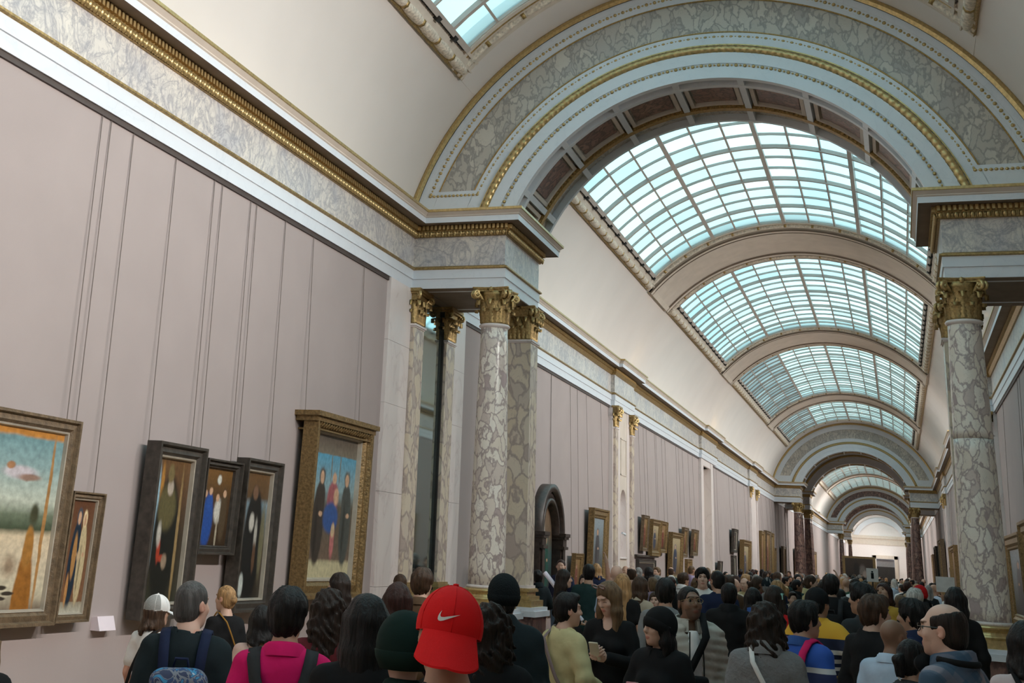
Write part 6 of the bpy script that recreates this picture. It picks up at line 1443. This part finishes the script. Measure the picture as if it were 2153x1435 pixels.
hero(.075, 10.9, 1.74, 60, 'person in a dark navy jacket facing left, behind the plaid shirt', sex='m', skin='tan', hair='thick', haircol='black', top=T('navy', neck='coat'), yaw=10, eyes=True)
r, R, hc, J = hero(.03, 8.16, 1.57, -30, 'person in a dark top with a white headphone cord, hair tied back', sex='f', skin='tan', hair='pony', haircol='black', top=T('charcoal', neck='hood'), yaw=-10, fat=1.05)
mb = MB(); mb.tube([hl(R, hc, q) for q in ((.02, -.115, -.02), (-.01, -.13, -.06), (-.01, -.13, -.10), (.02, -.115, -.15))], .005, 6); mb.build('cord', [M_logo], r, True)
# glasses man
M_pl = plaid('plaid_flannel', (.09, .13, .19), (.32, .27, .30), (.02, .06, .11))
r, R, hc, J = hero(.19, 6.96, 1.80, 62, 'person in a grey blue plaid shirt with glasses and headphones round the neck', sex='m', skin='pale', hair='fringe', haircol='dark', top=T(mat=M_pl, neck='coat', e=.022), yaw=14, eyes=True, fat=1.05, stub=.2)
glasses(r, R, hc, plain('tortoise_rim', (.03, .02, .014), .25))
mb = MB(); mb.tube([(.095 * math.cos(a), -.03 + .10 * math.sin(a), 1.505 + .012 * math.sin(a)) for a in [math.pi * .9 + math.pi * 1.2 * i / 20 for i in range(21)]], .016, 8)
for s in (-1, 1): mb.tube([(s * .075, .075, 1.485), (s * .050, .105, 1.475)], [.042, .038], 14)
o = mb.build('headphones', [cmat('black')], smooth=True); like(o, r); tag(o, 'black headphones resting round the neck of the plaid shirt', 'headphones')
r, R, hc, J = hero(.62, 8.10, 1.71, 5, 'person in a pale pink tee with a dark bag strap, by the column pedestal', sex='f', skin='fair', hair='bob', haircol='black', top=T(mat=cloth('blush', (.62, .50, .50)), sleeve=.42)); crossbody(r, 'dark strap bag on the pale pink tee', cmat('black'), 1)
hero(.14, 16.89, 1.77, -20, 'person in a black coat with short silver hair', sex='f', skin='fair', hair='thick', haircol='white', top=T('black', neck='coat'))
hero(-.02, 19.2, 1.66, 0, 'person in a beige cardigan behind the black coat', sex='f', skin='fair', hair='short', haircol='light', top=T('beige'))
hero(.50, 14.45, 1.83, 10, 'person in a black top with long hair, arms raised, beside the column', sex='f', skin='fair', hair='longer', haircol='black', top=T('black'), pose='phone_l', seed=8)
r, R, hc, J = hero(.24, 19.9, 1.79, 20, 'person in a dark coat and red knit hat', sex='m', skin='tan', hair='short', haircol='dark', top=T('charcoal', neck='coat')); beanie(r, R, hc, cmat('red'))
r, R, hc, J = hero(-1.80, 19.82, 1.77, 0, 'person in a grey jacket and dark flat cap', sex='m', skin='fair', hair='short', haircol='grey', top=T('grey', neck='coat')); cap(r, R, hc, cmat('ink'), 0, .3)
hero(-1.12, 21.31, 1.76, -5, 'person in black with one arm raised high above the crowd', sex='m', skin='fair', hair='short', haircol='dark', top=T('black', sleeve=.4), pose='up_r')
# placards held over the crowd
for X, Y, z, w, h, lab in ((-.45, 24.0, 1.90, .19, .22, 'white placard with a small black figure above the crowd'), (.62, 21.5, 1.83, .26, .22, 'plain white placard near the right hand column')):
    p = empty('placard', (X, Y, 0)); tag(p, lab, 'placard')
    MB().box(-w / 2, w / 2, -.004, .004, z - h / 2, z + h / 2).build('board', [cmat('white')], p); MB().box(-.01, .01, .004, .02, 0, z + h / 2 - .02).build('handle', [cmat('charcoal')], p)
    if w < .2: MB().box(-.022, .022, -.006, -.004, z - .06, z + .035).box(-.014, .014, -.006, -.004, z + .04, z + .065).build('figure_mark', [cmat('black')], p)
# marble bust beside the mirror bay
def bust():
    root = empty('bust', (-6.20, 21.1, 0), -2.1); tag(root, 'white marble bust with curly hair on a pedestal behind the breccia column', 'bust')
    R = rotm(.25); hc = np.array([0, 0, 1.80]); f = Field(np.arange(-.25, .25, .009), np.arange(-.2, .2, .009), np.arange(1.38, 1.98, .009)); U, D, E, Cc = head_prims(R, hc)
    for p, k in U: f.put(p, k)
    for p, k in D: f.put(p, k, 's')
    f.put(cone((0, -.02, 1.74), (0, -.02, 1.60), .055, .065), .02).put(ell((0, -.02, 1.52), (.20, .10, .10)), .04).put(cone((0, -.02, 1.42), (0, -.02, 1.50), .07, .10), .03); P, Q = f.nets()
    obj('figure', mesh('bust', P, Q, [plain('bust_marble', (.74, .71, .66), .5, var=.05)], smooth=True), root)
    hf = hair_field('curly', R, hc, .009, 2); hf.cut(lambda X, Y, Z: 1.70 - Z); P, Q = hf.nets(); obj('hair', mesh('bh', P, Q, [plain('bust_marble_hair', (.62, .56, .46), .6, var=.25, scale=60)], smooth=True), root)
    MB().lathe([(.10, 1.38), (.12, 1.38), (.12, 1.42), (.08, 1.43)], 24).box(-.17, .17, -.17, .17, 1.30, 1.38).box(-.15, .15, -.15, .15, .12, 1.30).box(-.19, .19, -.19, .19, 0, .12).build('pedestal', [M_pink], root)
bust()
# ------------------------------------------------------------------ the crowd down the gallery: copies of a few figures, each recoloured
PROT = []
_ps = [dict(sex='m', hair='short'), dict(sex='m', hair='crop', yaw=25), dict(sex='m', hair='thick', yaw=-20, pose='bent'), dict(sex='f', hair='long', yaw=10), dict(sex='f', hair='bob', yaw=-30), dict(sex='f', hair='bun', pose='bent'), dict(sex='m', hair='fringe'), dict(sex='f', hair='wavy', yaw=-8), dict(sex='f', hair='pony', yaw=15), dict(sex='m', hair='bald', yaw=-12), dict(sex='f', hair='longer', yaw=5), dict(sex='m', hair='short', pose='phone_r')]
for i, sp in enumerate(_ps):
    sp = dict(sp, hi=False, skin='fair', seed=i, top=dict(mat=cmat('black'), neck=('crew', 'polo', 'coat')[i % 3], e=.022, sleeve=(1.0, .45)[i % 2], wrinkle=0))
    PROT.append(build_figure('person', sp)[0])
used = [False] * len(PROT)
def recolour(root, skin, hair, top, legs):
    for c in root.children:
        m = {'body': skin_mat(skin), 'hair': hair_mat(hair), 'shirt': cmat(top), 'trousers': cmat(legs)}.get(c.name.split('.')[0])
        if m is None: continue
        c.material_slots[0].link = 'OBJECT'; c.material_slots[0].material = m
        for g in c.children:
            if g.type == 'MESH' and len(g.material_slots): g.material_slots[0].link = 'OBJECT'; g.material_slots[0].material = m
def visitor(k, X, Y, H, phi, skin, hair, top, legs, where):
    o = PROT[k] if not used[k] else copy_tree(PROT[k]); used[k] = True
    place(o, X, Y, H, phi); recolour(o, skin, hair, top, legs)
    a = abs((phi + 180) % 360 - 180); way = 'walking away' if a < 60 else ('turned sideways' if a < 120 else 'facing this way')
    cn = {'ink': 'blue black', 'lightgrey': 'light grey', 'paleblue': 'pale blue', 'sky': 'light blue', 'teal': 'dark teal', 'yellow': 'dull yellow'}.get(top, top)
    tag(o, 'person in a %s %s %s, %s' % (cn, ('jumper', 'tee')[k % 2], way, where), 'person', 'visitors in a %s top %s, %s' % (cn, way, where)); return o
rc = random.Random(5); PTS = []
TOPS = ['black'] * 7 + ['ink', 'navy', 'navy', 'charcoal', 'charcoal', 'grey', 'lightgrey', 'white', 'white', 'cream', 'blue', 'sky', 'paleblue', 'beige', 'brown', 'maroon', 'green', 'teal', 'red', 'pink', 'lilac', 'rust', 'yellow']
SK_ = ['pale', 'fair', 'fair', 'fair', 'tan', 'tan', 'brown']; HR = ['black', 'black', 'dark', 'dark', 'brown', 'brown', 'light', 'blond', 'grey', 'white', 'auburn']
HEROXY = [(o.location.x, o.location.y) for o in bpy.data.objects if o.get('category') == 'person' and o.parent is None]
def free(X, Y, d): return all((X - a) ** 2 + (Y - b) ** 2 > d * d for a, b in HEROXY + PTS)
def scatter(n, x0, x1, y0, y1, where, dmin=.62, hr=(1.56, 1.84)):
    t = 0; c = 0
    while c < n and t < 6000:
        t += 1; X = rc.uniform(x0, x1); Y = y0 + (y1 - y0) * rc.random() ** 1.15
        if not free(X, Y, dmin): continue
        if any(abs(Y - q) < 3.0 and (X < -4.75 or X > .3) for q in (80.4, 89.3, 141, 166)): continue
        if math.hypot(X + 5.43, Y - 17.7) < .85 or math.hypot(X + 5.43, Y - 19.2) < .85 or math.hypot(X - .96, Y - 17.7) < .85 or math.hypot(X - .96, Y - 19.2) < .85: continue
        PTS.append((X, Y)); c += 1
        k = rc.randrange(len(PROT)); phi = rc.choice([0, 0, 0, 15, -20, 30, -35, 70, -80, 150, 180]) + rc.uniform(-12, 12)
        visitor(k, X, Y, rc.uniform(*hr), phi, rc.choice(SK_), rc.choice(HR), rc.choice(TOPS), rc.choice(['charcoal', 'jeans', 'black', 'navy', 'beige', 'grey']), where)
scatter(18, -3.6, -.4, 18.6, 23.0, 'near the first arch')
scatter(46, -6.0, 1.5, 21.5, 33.0, 'just past the first arch')
scatter(62, -6.0, 1.7, 33.0, 52.0, 'past the niche')
scatter(70, -6.0, 1.7, 52.0, 80.0, 'before the farther arch', hr=(1.55, 1.84))
scatter(40, -5.6, 1.4, 82.0, 136.0, 'in the far gallery')
for o in PROT: pass
# ------------------------------------------------------------------ gallery lamps on the cornices, most of them added to brighten the room
spot_me = MB().lathe([(.0, .16), (.05, .16), (.055, .12), (.06, 0), (.052, 0), (.045, .10), (0, .11)], 16, cap=False).mesh('lamp_head', [M_dark], True)
def gallery_lamp(x, y, s, aim, power, cone_deg, label, z=6.98, col=(1, .945, .89)):
    root = empty('real_or_added_spot_lamp', (x, y, 6.83)); tag(root, label, 'lamp', 'gallery lamps on the cornices, most of them added')
    MB().box(-.05, .05, -.05, .05, 0, .02).tube([(0, 0, .02), (0, 0, z - 6.83 - .05)], .012, 8).build('stand', [M_dark], root)
    d = (Vector(aim) - Vector((x, y, z))).normalized(); q = d.to_track_quat('-Z', 'Y')
    h = obj('lamp_head', spot_me, root, (0, 0, z - 6.83)); h.rotation_euler = q.to_euler()
    ld = bpy.data.lights.new('lamp_light', 'SPOT'); ld.energy = power; ld.spot_size = math.radians(cone_deg); ld.spot_blend = 1.0; ld.shadow_soft_size = .045; ld.color = col
    lo = bpy.data.objects.new('lamp_light', ld); link(lo, root); lo.location = (0, 0, z - 6.83); lo.rotation_euler = q.to_euler(); return root
LAMP, UP = 310, 150
for i in range(26):  # right cornice row: added fill for the left wall and the vault
    y = -12 + i * 3.5
    if 14 < y < 20.2: continue
    gallery_lamp(XR - .18, y, -1, (XL, y + .5, 2.2), LAMP * (1.4 if y < 14 else 1), 105, 'added small dark spot lamp on the right cornice aimed across at the paintings')
    gallery_lamp(XR - .18, y + 1.2, -1, (XL + .6, y + 1.2, 8.8), UP * (1.5 if y < 14 else .9), 85, 'added small dark uplight on the right cornice aimed at the vault')
for y in (35.5, 52.2, 53.8, 69.0, 95, 110, 125, 150, 172, 180):  # only the pair just past the door recess is real, the rest added
    gallery_lamp(XL + .15, y, 1, (XR, y + .5, 2.5), LAMP * (.8 if y < 90 else 3.5), 120, 'small dark spot lamp in the left cornice row, mostly added, aimed across the gallery')
for y in (95, 110, 125, 150, 172, 180):  # added lamps that lift the far end of the gallery
    gallery_lamp(XR - .18, y, -1, (XL, y + .5, 3.5), LAMP * 4.5, 140, 'added small far lamp on the right cornice past the farther arch')
